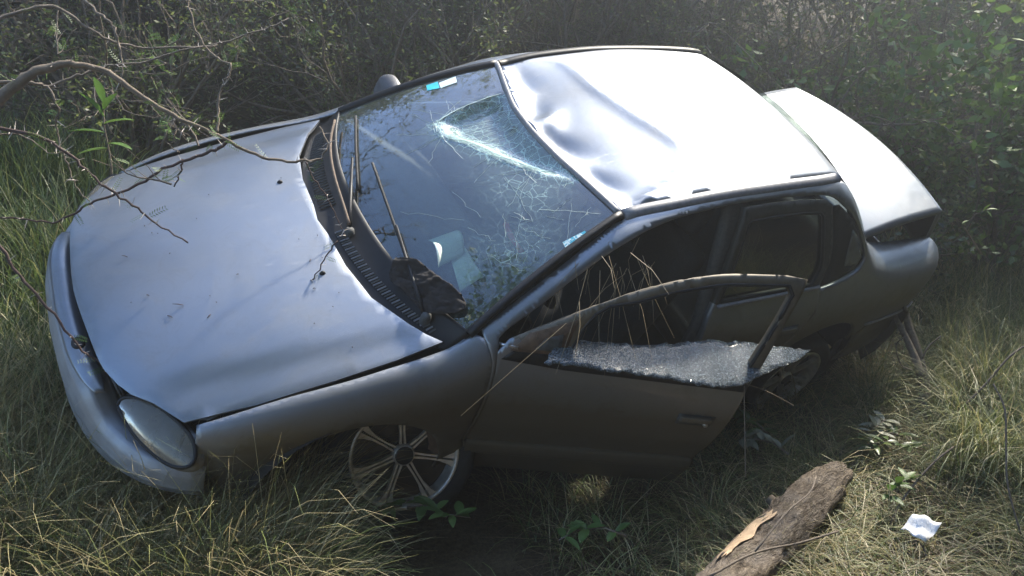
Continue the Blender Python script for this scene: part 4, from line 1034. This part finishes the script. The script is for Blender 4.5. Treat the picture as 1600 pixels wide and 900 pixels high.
# ---- thorn tree whose branches reach over the hood
tt = empty('thorn_tree', (-3.1, 3.5, float(ground_z(-3.1, 3.5))))
tag(tt, 'thorn tree reaching over the hood from the left with long spines', 'tree')
t0_ = np.array(tt.location)
def tpath(pxs, d0, d1, n=4):
    L = len(pxs); return [wpt(x, y, d0+(d1-d0)*i/max(1, L-1))-t0_ for i, (x, y) in enumerate(pxs)]
T = {
 'limb': ([(-180, 330), (-90, 230), (-20, 175), (30, 128), (75, 106), (120, 100), (170, 113), (220, 150), (270, 180), (320, 203), (370, 228), (420, 248), (470, 253), (500, 247), (511, 225), (498, 197)], 2.55, 2.95, .022, .0035, 'bark_pale', .4),
 'b2': ([(358, 220), (330, 237), (290, 250), (245, 271), (200, 297), (160, 311), (130, 323), (90, 346), (45, 344), (-20, 338)], 2.86, 2.80, .0065, .003, 'bark_red', 1.),
 'b3': ([(-60, 195), (0, 200), (60, 214), (110, 243), (150, 280), (182, 304), (215, 325), (245, 350), (295, 380)], 2.60, 2.82, .008, .003, 'bark_red', 1.),
 'b4': ([(-60, 300), (-10, 370), (30, 430), (75, 480), (120, 540), (158, 570), (170, 585)], 2.55, 2.70, .007, .003, 'bark_red', 1.),
 'b5': ([(285, 251), (281, 270), (272, 292)], 2.85, 2.87, .004, .0025, 'bark_red', 1.),
 'b6': ([(338, 208), (342, 180), (345, 140), (357, 118), (360, 100), (340, 92), (318, 70), (300, 30), (290, -20)], 2.86, 3.0, .0055, .003, 'bark_pale', .7),
 'b7': ([(478, 253), (492, 280), (512, 312), (528, 345), (540, 372)], 2.93, 3.05, .003, .0015, 'bark_red', .6),
 'b8': ([(527, 375), (510, 400), (492, 430), (478, 445), (459, 467)], 2.93, 2.88, .0032, .0016, 'bark_red', 1.),
 'b9': ([(-40, 45), (20, 22), (80, 10), (140, 45), (190, 70), (250, 75), (330, 72), (400, 50), (450, 30)], 2.8, 3.3, .008, .003, 'bark', .6),
 'b10': ([(-40, 130), (40, 128), (75, 135), (120, 118), (170, 105), (230, 95), (290, 78), (340, 70)], 2.7, 3.0, .007, .003, 'bark', .6),
 'b11': ([(75, 135), (92, 170), (88, 195), (97, 230), (105, 255), (118, 290), (140, 315)], 2.75, 2.85, .004, .002, 'bark', .8),
 'b12': ([(130, 0), (165, 30), (178, 45), (187, 80), (190, 110), (187, 130)], 3.0, 3.0, .006, .003, 'bark', .4),
 'b13': ([(267, 180), (275, 205), (268, 228), (280, 240)], 2.85, 2.85, .003, .0015, 'bark', .8),
 'b14': ([(-30, 205), (40, 215), (75, 238), (110, 237)], 2.65, 2.7, .0035, .0015, 'bark', .4),
 'b15': ([(220, 150), (240, 172), (262, 190), (300, 215)], 2.80, 2.9, .003, .0015, 'bark', .8),
}
sv_, sf_ = tube_vf([(0, 0, 0), (0, 0, .5), (0, 0, 1)], [.06, .035, .008], 5); spine_me = bpy.data.meshes.new('spine'); spine_me.from_pydata([tuple(v) for v in sv_], [], sf_); spine_me.materials.append(M['thorn'])
def spine(b, d, L):
    o = bpy.data.objects.new('spine', spine_me); col.objects.link(o); o.parent = tt; L = L*float(np.linalg.norm(d))
    o.matrix_local = Matrix.Translation(tuple(b))@Vector(tuple(d)).to_track_quat('Z', 'Y').to_matrix().to_4x4()@Matrix.Diagonal((L, L, L, 1))
rt = np.random.default_rng(5); thV, thF, lfP, lfD = [], [], [], []
for key, (pxs, d0, d1, r0, r1, bk, th) in T.items():
    P = smooth_line(tpath(pxs, d0, d1), 5); n = len(P); P = [p+rt.normal(0, .0025, 3) for p in P]
    tube('limb' if key == 'limb' else 'branch', P, ([float(np.interp(i/(n-1), [0, .2, .27, .33, .47, .6, .8, 1], [.024, .018, .015, .0108, .0085, .006, .0045, .0025])) for i in range(n)] if key == 'limb' else [r0+(r1-r0)*(i/(n-1))**.7 for i in range(n)]), M[bk], tt, 8 if key == 'limb' else 6)
    for i in range(1, n-1):
        if rt.random() < .55*th:
            t = P[i+1]-P[i]; t /= np.linalg.norm(t); a = rt.normal(0, 1, 3); a -= t*(a@t); a /= np.linalg.norm(a)
            for sg in (1, -1):
                if rt.random() < .25: continue
                d = a*sg+np.cross(t, a)*rt.uniform(-.5, .5)+t*rt.uniform(-.3, .3); L = rt.uniform(.014, .038); b = P[i]+rt.normal(0, .002, 3); spine(b, d, L)
        if rt.random() < .22: lfP.append(P[i]); lfD.append(rt.normal(0, 1, 3)+np.array([0, 0, .4]))
# crown of the thorn tree: trunk from the bank and boughs overhead, above the view
br = []
grow(rt, (-.55, .25, -.1), (.10, .05, 1), 2.6, .075, 0, 9, .07, br, (0,), .5)
fork = br[0][0][-1]
for d, L in (((.9, .05, .75), 2.6), ((.55, .75, .7), 2.4), ((.75, -.45, .8), 2.5), ((1.0, .3, .45), 3.0), ((-.4, .3, .9), 1.8)):
    grow(rt, fork, d, L, .045, 2, 8, .13, br, (5, 5), .45, .0, .03)
lim0 = tpath(T['limb'][0][:1], 2.55, 2.55)[0]; br.append(([br[0][0][3], (br[0][0][3]+lim0)/2+np.array([0, 0, .05]), lim0], [.05, .032, .022], 2))
keep = []
for path, rad, dep in br:      # nothing of the crown may dip into the view
    q = wpx(np.array(path)+t0_)
    if ((q[:, 0] > -40) & (q[:, 1] > -60) & (q[:, 0] < 1640)).any() and dep < 2: continue
    keep.append((path, rad, dep))
branches_mesh('boughs', keep, M['bark_pale'], tt, (3, 4, 6, 8))
for path, rad, dep in keep:
    if dep <= 1:
        for k in range(5 if dep == 0 else 4):
            i = rt.integers(1, len(path)); lfP.append(path[i]); lfD.append(rt.normal(0, 1, 3))
lp, ldv = np.array(lfP), np.array(lfD); V_, Q_ = pinnate(rt, lp, ldv, rt.uniform(.035, .07, len(lp)), 7, rt.uniform(.010, .016, len(lp)))
fast_mesh('leaves', V_, Q_, M['bright'], tt, np.repeat(rt.random(len(lp)), 7*2*4))

# feathery sprays of green among the twigs, upper left and along the top
def spray(label, px, py, depth, n, size, mat, L=.06, spread=.07, seed=0):
    r = np.random.default_rng(seed); c = wpt(px, py, depth); root = empty('acacia_sprig', tuple(c)); br = []
    grow(r, (0, 0, 0), (r.normal(0, .4), .1, r.normal(.2, .6)), .22, .004, 1, 6, .2, br, (4,), .6)
    branches_mesh('twig', br, M['bark'], root); P, D = [], []
    for k in range(n):
        p = br[r.integers(0, len(br))][0]; i = r.integers(0, len(p)); P.append(p[i]); D.append(r.normal(0, 1, 3)+np.array([0, 0, .3]))
    V, Q = pinnate(r, np.array(P), np.array(D), r.uniform(L*.6, L*1.3, n), 8, r.uniform(size*.7, size*1.2, n)); fast_mesh('leaves', V, Q, M[mat], root, np.repeat(r.random(n), 8*2*4))
    return tag(root, label, 'sprig', 'feathery acacia sprigs in the thicket')
for i, (x, y, d, lb) in enumerate([(290, 50, 3.3, 'feathery acacia sprig near the top left, above the pale limb'), (260, 100, 3.1, 'feathery acacia sprig hanging beside the pale limb'), (235, 120, 3.0, 'small feathery sprig just above the bend of the pale limb'), (370, 105, 3.6, 'feathery sprig right of the pale upright twig'), (420, 30, 4.2, 'feathery sprig high above the hood'), (500, 40, 4.6, 'pale green sprig at the top above the far side mirror'), (310, 228, 2.9, 'small yellow sprig hanging over the edge of the hood'), (268, 288, 2.84, 'little yellow sprig lying against the hood'), (90, 85, 3.2, 'green sprig at the top left above the limb'), (1180, 20, 7, 'pale sprig at the top right above the boot lid')]):
    spray(lb, x, y, d, 14 if i not in (6, 7) else 6, .014 if d < 3.7 else .02, 'bright', .055 if d < 3.7 else .08, .07, 40+i)

# young broad-leaved plant left of the hood
def leafy_plant(name, label, base, stem_pts, leaves, mat, cat='plant', bark='bark'):
    """leaves: (base fraction, direction, length, width)"""
    root = empty(name, tuple(base)); tube('stem', stem_pts, [.006-.004*i/(len(stem_pts)-1) for i in range(len(stem_pts))], M[bark], root, 5)
    for k, (t, d, L, W) in enumerate(leaves):
        i = t*(len(stem_pts)-1); a = int(min(i, len(stem_pts)-2)); p = np.array(stem_pts[a])*(1-(i-a))+np.array(stem_pts[a+1])*(i-a)
        d = np.array(d, float); d /= np.linalg.norm(d); s = np.cross(d, np.array([0, 0, 1.])); s /= np.linalg.norm(s)+1e-9; u = np.cross(s, d); V, Q = [], []
        for j in range(6):
            f = j/5; w = W*math.sin(math.pi*min(.98, f*.93+.04))**.8*.5; c = p+d*L*f+u*(-.18*L*f*f); V += [c-s*w+u*w*.35, c, c+s*w+u*w*.35]
        for j in range(5): Q += [(j*3, j*3+1, j*3+4, j*3+3), (j*3+1, j*3+2, j*3+5, j*3+4)]
        fast_mesh('leaf', V, Q, M[mat], root, np.full(len(V), .3+.5*((k*37) % 10)/10))
    return tag(root, label, cat)
pb = wpt(165, 215, 3.6)
leafy_plant('broadleaf_plant', 'young plant with large pointed green leaves left of the hood', pb-np.array([0, 0, .25]), [(0, 0, 0), (.01, 0, .15), (0, 0, .30), (.01, 0, .40)],
            [(.6, (-1, -.2, .25), .15, .045), (.7, (1, -.1, .3), .14, .05), (.8, (-.3, -.4, .8), .14, .05), (.9, (.6, -.3, .7), .12, .045), (.45, (-.9, -.4, .0), .13, .045), (.5, (.9, -.3, .0), .13, .045), (1, (0, -.3, 1), .12, .04)], 'bright')
pb = wpt(1530, 335, 4.6)
leafy_plant('leafy_twig', 'leafy green twig sticking out right of the boot lid', pb, [(.1, .1, -.25), (-.05, .05, -.08), (-.02, 0, 0), (.03, -.02, .03)],
            [(1, (1, -.2, .2), .06, .03), (.9, (.3, -.4, .9), .06, .035), (.8, (-.8, -.3, .3), .06, .03), (.95, (.6, -.6, -.6), .05, .028), (.5, (-1, -.3, -.1), .05, .02)], 'bright')
# sprigs of leaves broken off and lying on the ground
def fallen_sprig(label, px, py, seed, n, mat, L=.05):
    r = np.random.default_rng(seed); g = on_ground(px, py)+np.array([0, -.03, .10]); a0 = r.uniform(0, 6.28); st = [(0, 0, .03), (.08*math.cos(a0), .08*math.sin(a0), .06), (.17*math.cos(a0), .17*math.sin(a0), .05), (.25*math.cos(a0+.2), .25*math.sin(a0+.2), .03)]
    lv = [(r.uniform(.1, 1), (r.normal(0, 1), r.normal(0, 1), r.uniform(-.1, .8)), r.uniform(.7, 1.3)*L, r.uniform(.35, .55)*L) for _ in range(n)]
    return leafy_plant('fallen_sprig', label, g, st, lv, mat, 'sprig')
for i, (x, y, n, mat, lb) in enumerate([(1195, 715, 16, 'shrub', 'dark leafy sprig lying beside the door end of the grass'), (1225, 745, 12, 'grey', 'withered pale sprig between the open door and the log'), (1385, 692, 12, 'grey', 'pale withered leaves at the foot of the dead sapling'), (1400, 715, 9, 'shrub', 'green leaves lying left of the pale stone'), (1345, 730, 8, 'shrub', 'green leaves behind the upper end of the log'), (1545, 690, 14, 'shrub', 'dark green leafy weed at the right edge of the grass'), (640, 835, 10, 'bright', 'green weed in the hollow below the front wheel'), (700, 850, 8, 'bright', 'low green weed in the shade below the door'), (975, 880, 9, 'bright', 'bright green weed at the bottom centre'), (1420, 790, 7, 'bright', 'small green weed just above the white paper')]):
    fallen_sprig(lb, x, y, 60+i, n+4, mat, .075 if i < 6 else .07)

# ---- fallen log
def log_mat():
    m, n, p = new_mat('log_bark'); v = objco(n, (1, 1, 1)); sv = objco(n, (4.5, 13, 13)); a = noise(n, 4, 6, .65, sv, .4); b = noise(n, 9, 6, .7, v)
    c = ramp(n, a, [(.30, (.05, .038, .028)), (.5, (.19, .15, .11)), (.70, (.36, .30, .23))]); c2 = mixc(n, ramp(n, b, [(.45, (0, 0, 0)), (.6, (1, 1, 1))]), c, (.24, .20, .16)); n.links.new(c2, p.inputs['Base Color'])
    p.inputs['Roughness'].default_value = .95; p.inputs['Specular IOR Level'].default_value = .2; bump(n, p, a, 1.0, .05); return m
g0, g1 = on_ground(1135, 985), on_ground(1290, 770)
A = g0+np.array([-.05, 0, .10]); B = wpt(1312, 742, np.linalg.norm((g1-CAM)@Wc[:, 2:3])-.05)
logd = (B-A)/np.linalg.norm(B-A); LL = float(np.linalg.norm(B-A)); lg = empty('fallen_log', tuple(A)); tag(lg, 'weathered log with torn bark lying at lower right', 'log')
e_a = np.cross(logd, np.array([0, 0, 1.])); e_a /= np.linalg.norm(e_a); e_b = np.cross(e_a, logd); V, F = [], []; NS, NR = 60, 34
lgr = np.random.default_rng(11)
lm = np.eye(4); lm[:3, 0], lm[:3, 1], lm[:3, 2], lm[:3, 3] = logd, e_a, e_b, A; lg.matrix_world = Matrix(lm.tolist())
def log_r(t, an):
    r = (.100-.028*t)*(1+.09*math.sin(2*an+3*t)+.06*math.sin(5*an-7*t)+.035*math.sin(11*an+9*math.sin(6*t))+.03*math.sin(17*an+4*math.sin(11*t)))
    if math.sin(3*an+9*t)*math.sin(15*t+2*an) > .45: r -= .013      # flaked bark
    if t > .94: r *= 1-.45*((t-.94)/.06)**2*(1+.6*math.sin(2*an+1))
    return r
for i in range(NS):
    t = i/(NS-1)
    for k in range(NR):
        an = 2*math.pi*k/NR; r = log_r(t, an)*(1+lgr.normal(0, .02)); V.append(np.array([LL*t*(1+.03*math.sin(an*2)*(t > .9)), r*math.cos(an), r*math.sin(an)+.03*math.sin(3*t)]))
for i in range(NS-1):
    for k in range(NR): F.append((i*NR+k, i*NR+(k+1) % NR, (i+1)*NR+(k+1) % NR, (i+1)*NR+k))
F += [tuple(range(NR-1, -1, -1)), tuple((NS-1)*NR+k for k in range(NR))]
mesh('trunk', V, F, log_mat(), lg)
V, F = [], []
for i in range(14):       # pale patch where the bark has peeled
    t = .12+.30*i/13
    for k in range(9):
        an = math.pi*(.55+.40*k/8*(1-1.2*abs(i/13-.5)))+.10*math.sin(i*.9); r = max(log_r(t, an), .092-.028*t)+.006; V.append(np.array([LL*t+.02*math.sin(k*2.1), r*math.cos(an), r*math.sin(an)+.03*math.sin(3*t)]))
for i in range(13):
    for k in range(8): F.append((i*9+k, i*9+k+1, i*9+10+k, i*9+9+k))
mesh('bare_wood', V, F, simple('bare_wood', (.45, .32, .20), .8, 0, .25, 30, .3), lg)
kb = np.array([LL*.55, 0, .02]); tube('knot', [kb, kb+np.array([.03, -.11, .04])], [.035, .02], M['bark_pale'], lg, 8)

# ---- forked dead sapling under the tail
sg_ = on_ground(1442, 668); ds = float((sg_-CAM)@Wc[:, 2]); sap = empty('dead_sapling', tuple(sg_)); tag(sap, 'forked dead sapling leaning under the tail of the car', 'sapling')
def sp_(pxs, d0, d1): return [wpt(x, y, d0+(d1-d0)*i/(len(pxs)-1))-sg_ for i, (x, y) in enumerate(pxs)]
tube('trunk', smooth_line(sp_([(1442, 672), (1444, 640), (1445, 610), (1441, 580), (1432, 545), (1420, 510), (1412, 478)], ds, ds+.25), 4), list(np.linspace(.036, .018, 25)), M['bark'], sap, 8)
tube('limb', smooth_line(sp_([(1440, 590), (1428, 555), (1412, 520), (1395, 488)], ds+.05, ds+.22), 4), list(np.linspace(.024, .013, 13)), M['bark'], sap, 7)
for pxs in ([(1440, 630), (1420, 650), (1395, 668)], [(1441, 560), (1452, 540), (1470, 525)], [(1415, 525), (1400, 540), (1408, 570), (1425, 578)], [(1438, 640), (1430, 655), (1432, 690)]):
    tube('twig', smooth_line(sp_(pxs, ds, ds+.05), 4), .004, M['bark'], sap, 5)
# loose dead twigs on the grass
def dead_twig(label, pxs, r, lift=.03, mat='bark'):
    P = []
    for x, y, l in pxs: g = on_ground(x, y); P.append(g+np.array([0, 0, l]))
    o = P[0]; t = tube('dead_twig', [p-o for p in smooth_line(P, 5)], r, M[mat], None, 5); t.location = o; return tag(t, label, 'twig', 'dead twigs on the grass')
def dead_twig_d(label, pxs, r, d0, d1, mat='bark'):
    P = [wpt(x, y, d0+(d1-d0)*i/(len(pxs)-1)) for i, (x, y) in enumerate(pxs)]; o = P[0]; t = tube('dead_twig', [p-o for p in smooth_line(P, 5)], r, M[mat], None, 5); t.location = o; return tag(t, label, 'twig', 'dead twigs on the grass')
dl = float((on_ground(1390, 855)-CAM)@Wc[:, 2]); 
dead_twig_d('bent dark twig arching up left of the white paper', [(1388, 856), (1392, 820), (1405, 790), (1430, 755), (1462, 720), (1490, 698)], .0045, dl, dl+.25)
dead_twig_d('thin dark twig curving past the white paper to the bottom edge', [(1397, 868), (1412, 850), (1435, 846), (1448, 870), (1456, 905)], .0035, dl-.03, dl-.2)
dead_twig_d('long thin twig lying across the log', [(1110, 900), (1160, 872), (1200, 858), (1250, 848), (1310, 830)], .004, 2.55, 2.8)
dead_twig_d('forked thin twig lying over the lower log', [(1180, 862), (1230, 800), (1265, 770), (1275, 745)], .003, 2.6, 2.85)
dead_twig_d('upright dark twig at the right edge of the picture', [(1595, 835), (1575, 760), (1572, 700), (1570, 640), (1552, 600)], .004, 3.2, 3.4)
dead_twig_d('dark twig rising across the drooping grass at far right', [(1500, 640), (1540, 600), (1580, 555), (1620, 530)], .006, 4.0, 4.1)
dead_twig_d('bare stalk standing in front of the open door end', [(1165, 745), (1164, 690), (1163, 640), (1163, 603)], .0022, 3.05, 3.08, 'bark_pale')
dead_twig_d('broken stalk leaning from the door towards the rear wheel', [(1166, 600), (1190, 608), (1215, 620), (1240, 634)], .0022, 3.1, 3.35, 'bark_pale')
# dry stalks caught on the front pillar
sk = empty('dry_stalks', tuple(c2w(side(1.75, 1.19)))); s0 = np.array(sk.location); tag(sk, 'dry grass stalks caught on the front door pillar', 'grass')
rk = np.random.default_rng(21); V, F = [], []
for k in range(30):
    b = c2w(side(rk.uniform(1.55, 2.0), rk.uniform(1.14, 1.26))+np.array([0, -.006, 0])); L = rk.uniform(.08, .40); d = np.array([rk.normal(-.1, .35), rk.normal(-.45, .2), rk.normal(-.75, .25)]); d /= np.linalg.norm(d)
    tube_vf([b-s0, b-s0+d*L*.5+rk.normal(0, .01, 3), b-s0+d*L+np.array([0, 0, -.02])], [.0012, .001, .0005], 3, V, F, False)
for a_, b_ in (((918, 420), (868, 585)), ((885, 505), (720, 650)), ((985, 395), (1045, 460)), ((905, 470), (898, 560)), ((940, 400), (960, 450))):
    p, q = wpt(*a_, 2.82), wpt(*b_, 2.70); tube_vf([p-s0, (p+q)/2-s0+np.array([.01, 0, .01]), q-s0], [.0014, .0012, .0006], 4, V, F, False)
tag(mesh('stalk', V, F, M['straw'], sk), kind='stuff')
set_tint(sk.children[0], np.full(len(V), .9))

# ---- litter: paper and stone
wp = on_ground(1425, 862); V, F = [], []; rp_ = np.random.default_rng(3)
for i in range(9):
    for j in range(7): V.append(np.array([(i/8-.5)*.12, (j/6-.5)*.10, .06+.010*math.sin(i*.9+j*.4)+.008*math.sin(j*1.7-i*.6)+rp_.normal(0, .0015)+.02*(i/8)]))
for i in range(8):
    for j in range(6): F.append((i*7+j, (i+1)*7+j, (i+1)*7+j+1, i*7+j+1))
o = mesh('crumpled_paper', V, F, simple('white_paper', (.80, .80, .80), .9, 0, .03, 20, 0, .1), None, smooth=True); o.location = wp+np.array([0, -.02, .06]); o.rotation_euler = (.15, -.1, .7); solid(o, .002); tag(o, 'crumpled white paper on the grass right of the log', 'paper')
def stone(label, px, py, s, colr, seed):
    g = on_ground(px, py); r = np.random.default_rng(seed); V, F = [], []; n, m_ = 14, 9
    for i in range(n):
        for j in range(m_):
            th, ph = 2*math.pi*i/n, math.pi*j/(m_-1); k = 1+.18*math.sin(3*th+2*ph)+.1*math.sin(5*ph-2*th)+r.normal(0, .04)*(0 < j < m_-1); V.append(np.array([s*k*math.sin(ph)*math.cos(th), s*.8*k*math.sin(ph)*math.sin(th), s*.6*k*math.cos(ph)]))
    for i in range(n):
        for j in range(m_-1): F.append((i*m_+j, i*m_+j+1, ((i+1) % n)*m_+j+1, ((i+1) % n)*m_+j))
    o = mesh('stone', V, F, simple('stone_grey', colr, .9, 0, .35, 25, .6), None); o.location = g+np.array([0, 0, s*.35]); return tag(o, label, 'stone')
stone('pale grey stone at the foot of the dead sapling', 1455, 705, .045, (.34, .33, .31), 1)
stone('small flat stone in the grass right of the pale stone', 1480, 735, .03, (.28, .28, .25), 2)

# ---- things in and on the car
def sheet(label, name, quad, z0, curl, mat, tilt=.0, n=12):
    Q = [hit(x, y, 2, z0) for x, y in quad]; V, F = [], []
    for i in range(n):
        for j in range(n):
            a, b = i/(n-1), j/(n-1); p = (1-a)*(1-b)*Q[0]+a*(1-b)*Q[1]+a*b*Q[2]+(1-a)*b*Q[3]; p = p+np.array([0, 0, curl(a, b)]); V.append(c2w(p))
    for i in range(n-1):
        for j in range(n-1): F.append((i*n+j, (i+1)*n+j, (i+1)*n+j+1, i*n+j+1))
    V = np.array(V); c = V.mean(0); o = mesh(name, V-c, F, mat, None); o.location = c; solid(o, .0012); return tag(o, label, 'paper', 'papers on the dashboard')
pm = simple('note_paper', (.88, .92, .74), .8, 0, .06, 15)
sheet('rolled pale paper lying on the dashboard', 'paper_sheet', [(668, 379), (712, 363), (724, 400), (684, 421)], 1.015, lambda a, b: .035*math.sin(math.pi*b)**1.0+.01, pm)
sheet('flat pale paper under the rolled one on the dashboard', 'paper_sheet', [(700, 390), (722, 380), (756, 433), (719, 456)], 1.01, lambda a, b: .006*math.sin(3*a), pm)
def interior_bit(name, label, cat, pts, r, mat):
    P = [c2w(hit(x, y, 2, z)) for x, y, z in pts]; o_ = P[0]; o = tube(name, [p-o_ for p in smooth_line(P, 4)], r, mat, None, 8); o.location = o_; return tag(o, label, cat)
interior_bit('red_strap', 'red strap seen through the cracked windscreen', 'strap', [(790, 350, 1.03), (800, 372, 1.03), (815, 394, 1.02)], .012, simple('red_cloth', (.35, .03, .04), .8, 0, .3, 40))
# rag wedged under the near wiper
from mathutils import noise as mnoise
rag_px = [(622, 412), (655, 415), (688, 440), (725, 470), (728, 492), (700, 498), (668, 494), (640, 470), (612, 440)]
rq = [np.array(wsinv(p)) for p in rag_px]; rg_ = np.random.default_rng(9)
def rag_f(u, v):
    q_ = Vector((u*9, v*14, 1.7)); f = .016+.020*mnoise.noise(q_)+.016*(1-2*abs(mnoise.noise(q_*1.9)))*.6+.006*mnoise.noise(q_*5); return ws_s(u, v, max(.004, f+.01), False)
ro = panel('rag', [tuple(q) for q in smooth_line(rq+[rq[0]], 4)[:-1]], rag_f, simple('brown_rag', (.020, .016, .014), .95, 0, .4, 60, .5), None, .008, thick=.004)
Vr = np.array([v.co[:] for v in ro.data.vertices]); Wv = c2w(Vr); c = Wv.mean(0); ro.data.vertices.foreach_set('co', (Wv-c).astype(np.float32).ravel()); ro.location = c; tag(ro, 'crumpled dark brown rag wedged under the near wiper', 'rag')

# ---- trees added outside the view to shade the hollow and the car side
def shade_tree(name, label, loc, h, crown_r, crown_h, seed, nleaf, leaf='thicket', size=(.07, .13)):
    r = np.random.default_rng(seed); z = float(ground_z(*loc)); root = empty(name, (loc[0], loc[1], z)); br = []
    grow(r, (0, 0, -.1), (r.normal(0, .08), r.normal(0, .08), 1), h-crown_h*.5, .09, 0, 7, .05, br, (0,), .5); tp = br[0][0][-1]
    branches_mesh('trunk', [br[0]], M['bark'], root, (8,)*4); lb = []
    for k in range(9): 
        a = 6.28*k/9+r.uniform(-.3, .3); i = r.integers(3, len(br[0][0])); grow(r, br[0][0][i], (math.cos(a), math.sin(a), r.uniform(.1, .9)), crown_r*r.uniform(.7, 1.05), .04, 1, 6, .15, lb, (5,), .55)
    branches_mesh('limbs', lb, M['bark'], root)
    q = leaves_on(r, lb, max(4, nleaf//len(lb)), size, .16, (0, 1), .55, (.5, .25)); fast_mesh('crown', q[0], q[1], M[leaf], root, q[2]); return tag(root, label, 'tree', 'unseen trees added for shade')
for i, (x, y, h, lb) in enumerate([(3.95, 4.85, 4.2, 'unseen tree added beyond the right edge to shade the log'), (5.6, 2.4, 4.6, 'unseen shade tree added right of the viewer'), (3.6, -1.6, 5.0, 'unseen shade tree added behind the viewer on the right'), (.9, -3.0, 5.2, 'unseen shade tree added straight behind the viewer'), (-2.0, -3.0, 5.0, 'unseen shade tree added behind the viewer on the left'), (-5.4, 2.6, 4.6, 'unseen shade tree added beyond the left edge')]):
    shade_tree('unseen_shade_tree', lb, (x, y), h, 1.7 if i > 0 else 1.25, 2.6 if i > 0 else 2.0, 400+i, 5200 if i > 0 else 900, 'thicket')

src = [o for o in scn.objects if o.name.startswith('thicket_shrub') and o.parent is None]
for i, (x, y) in enumerate([(5.3, 4.0), (5.9, 2.6), (5.6, .8), (4.6, -.7), (3.0, -1.7), (1.2, -2.2), (-1.0, -2.6)]):  # shrub copies added out of view to block low light on the car
    c = copy_tree(src[i % len(src)]); c.location = (x, y, float(ground_z(x, y))-.05); c.rotation_euler = (0, 0, i*1.3); tag(c, ['unseen shrub added right of the grass slope to block light', 'unseen shrub added beyond the log to block light', 'unseen shrub added level with the viewer to block light', 'unseen shrub added behind the viewer to block light', 'unseen shrub added to the rear right of the viewer to block light', 'unseen shrub added straight behind the viewer to block light', 'unseen shrub added to the rear left of the viewer to block light'][i], 'shrub', 'unseen shrubs added to block light')

# bits of leaf, bark and thorn dropped on the hood
rb_ = np.random.default_rng(77); V, F = [], []
for k in range(26):
    x, y = rb_.uniform(.25, 1.0), rb_.uniform(-.62, .35); p = hood_s(x, y)+np.array([0, 0, .004]); a = rb_.uniform(0, 6.28); L = rb_.choice([.004, .006, .01, .02, .035], p=[.4, .35, .17, .06, .02]); d = np.array([math.cos(a), math.sin(a), .1])
    tube_vf([p, p+d*L*.5+np.array([0, 0, .002]), p+d*L], [.0012, .0018, .0008], 4, V, F)
V = np.array([c2w(v) for v in V]); c = V.mean(0); o = mesh('hood_debris', V-c, F, M['bark_red'], None); o.location = c; tag(o, 'bits of bark and thorn scattered on the hood', 'debris', kind='stuff')

# tree leaning over the viewer; its crown is mirrored in the near half of the windscreen
rl = np.random.default_rng(55); lt = empty('leaning_tree', (-.8, -.9, float(ground_z(-.8, -.9)))); l0 = np.array(lt.location); tag(lt, 'tree leaning over from behind the viewer', 'tree')
tb_ = []; grow(rl, (0, 0, -.1), (.12, .22, 1), 3.9, .09, 0, 9, .05, tb_, (0,), .5); branches_mesh('trunk', tb_, M['bark'], lt, (9,)*4); lb = []
for k in range(9): grow(rl, tb_[0][0][rl.integers(6, 10)], (rl.normal(.25, .5), rl.uniform(.7, 1.2), rl.uniform(-.05, .35)), rl.uniform(1.3, 2.1), .035, 1, 7, .12, lb, (7,), .5)
branches_mesh('limbs', lb, M['bark'], lt); q = leaves_on(rl, lb, 80, (.06, .12), .16, (0, 1), .5, (.6, .3)); fast_mesh('crown', q[0], q[1], M['bright'], lt, q[2])

for i, (x, y, lb) in enumerate([(5.4, 8.2, 'thick shrub just beyond the upper right corner'), (6.0, 6.4, 'thick shrub beyond the right edge behind the grass clumps'), (6.6, 5.2, 'thick shrub well beyond the right edge'), (6.4, 8.4, 'thick shrub on the far bank beyond the right edge')]):
    c = copy_tree(src[(i*3+1) % len(src)]); c.location = (x, y, float(ground_z(x, y))-.1); c.rotation_euler = (0, 0, .7+i*1.9); c.scale = (.75, .75, .42); tag(c, lb, 'shrub', 'far row of dense shrubs')

# ---- thin haze volume added, mostly standing in for lens flare
V, F = [], []; box_vf((0, 11, 5.5), (64, 62, 13), V, F)
hz = mesh('flare_haze', V, F, None, None, smooth=False); tag(hz, kind='stuff')
hm = bpy.data.materials.new('flare_haze_air'); hm.use_nodes = True; hn_ = hm.node_tree; hn_.nodes.clear(); ho = hn_.nodes.new('ShaderNodeOutputMaterial'); pv = hn_.nodes.new('ShaderNodeVolumePrincipled')
pv.inputs['Color'].default_value = (.85, .9, .95, 1); pv.inputs['Density'].default_value = .019; pv.inputs['Anisotropy'].default_value = .8
hn_.links.new(pv.outputs[0], ho.inputs['Volume']); hz.data.materials.append(hm)
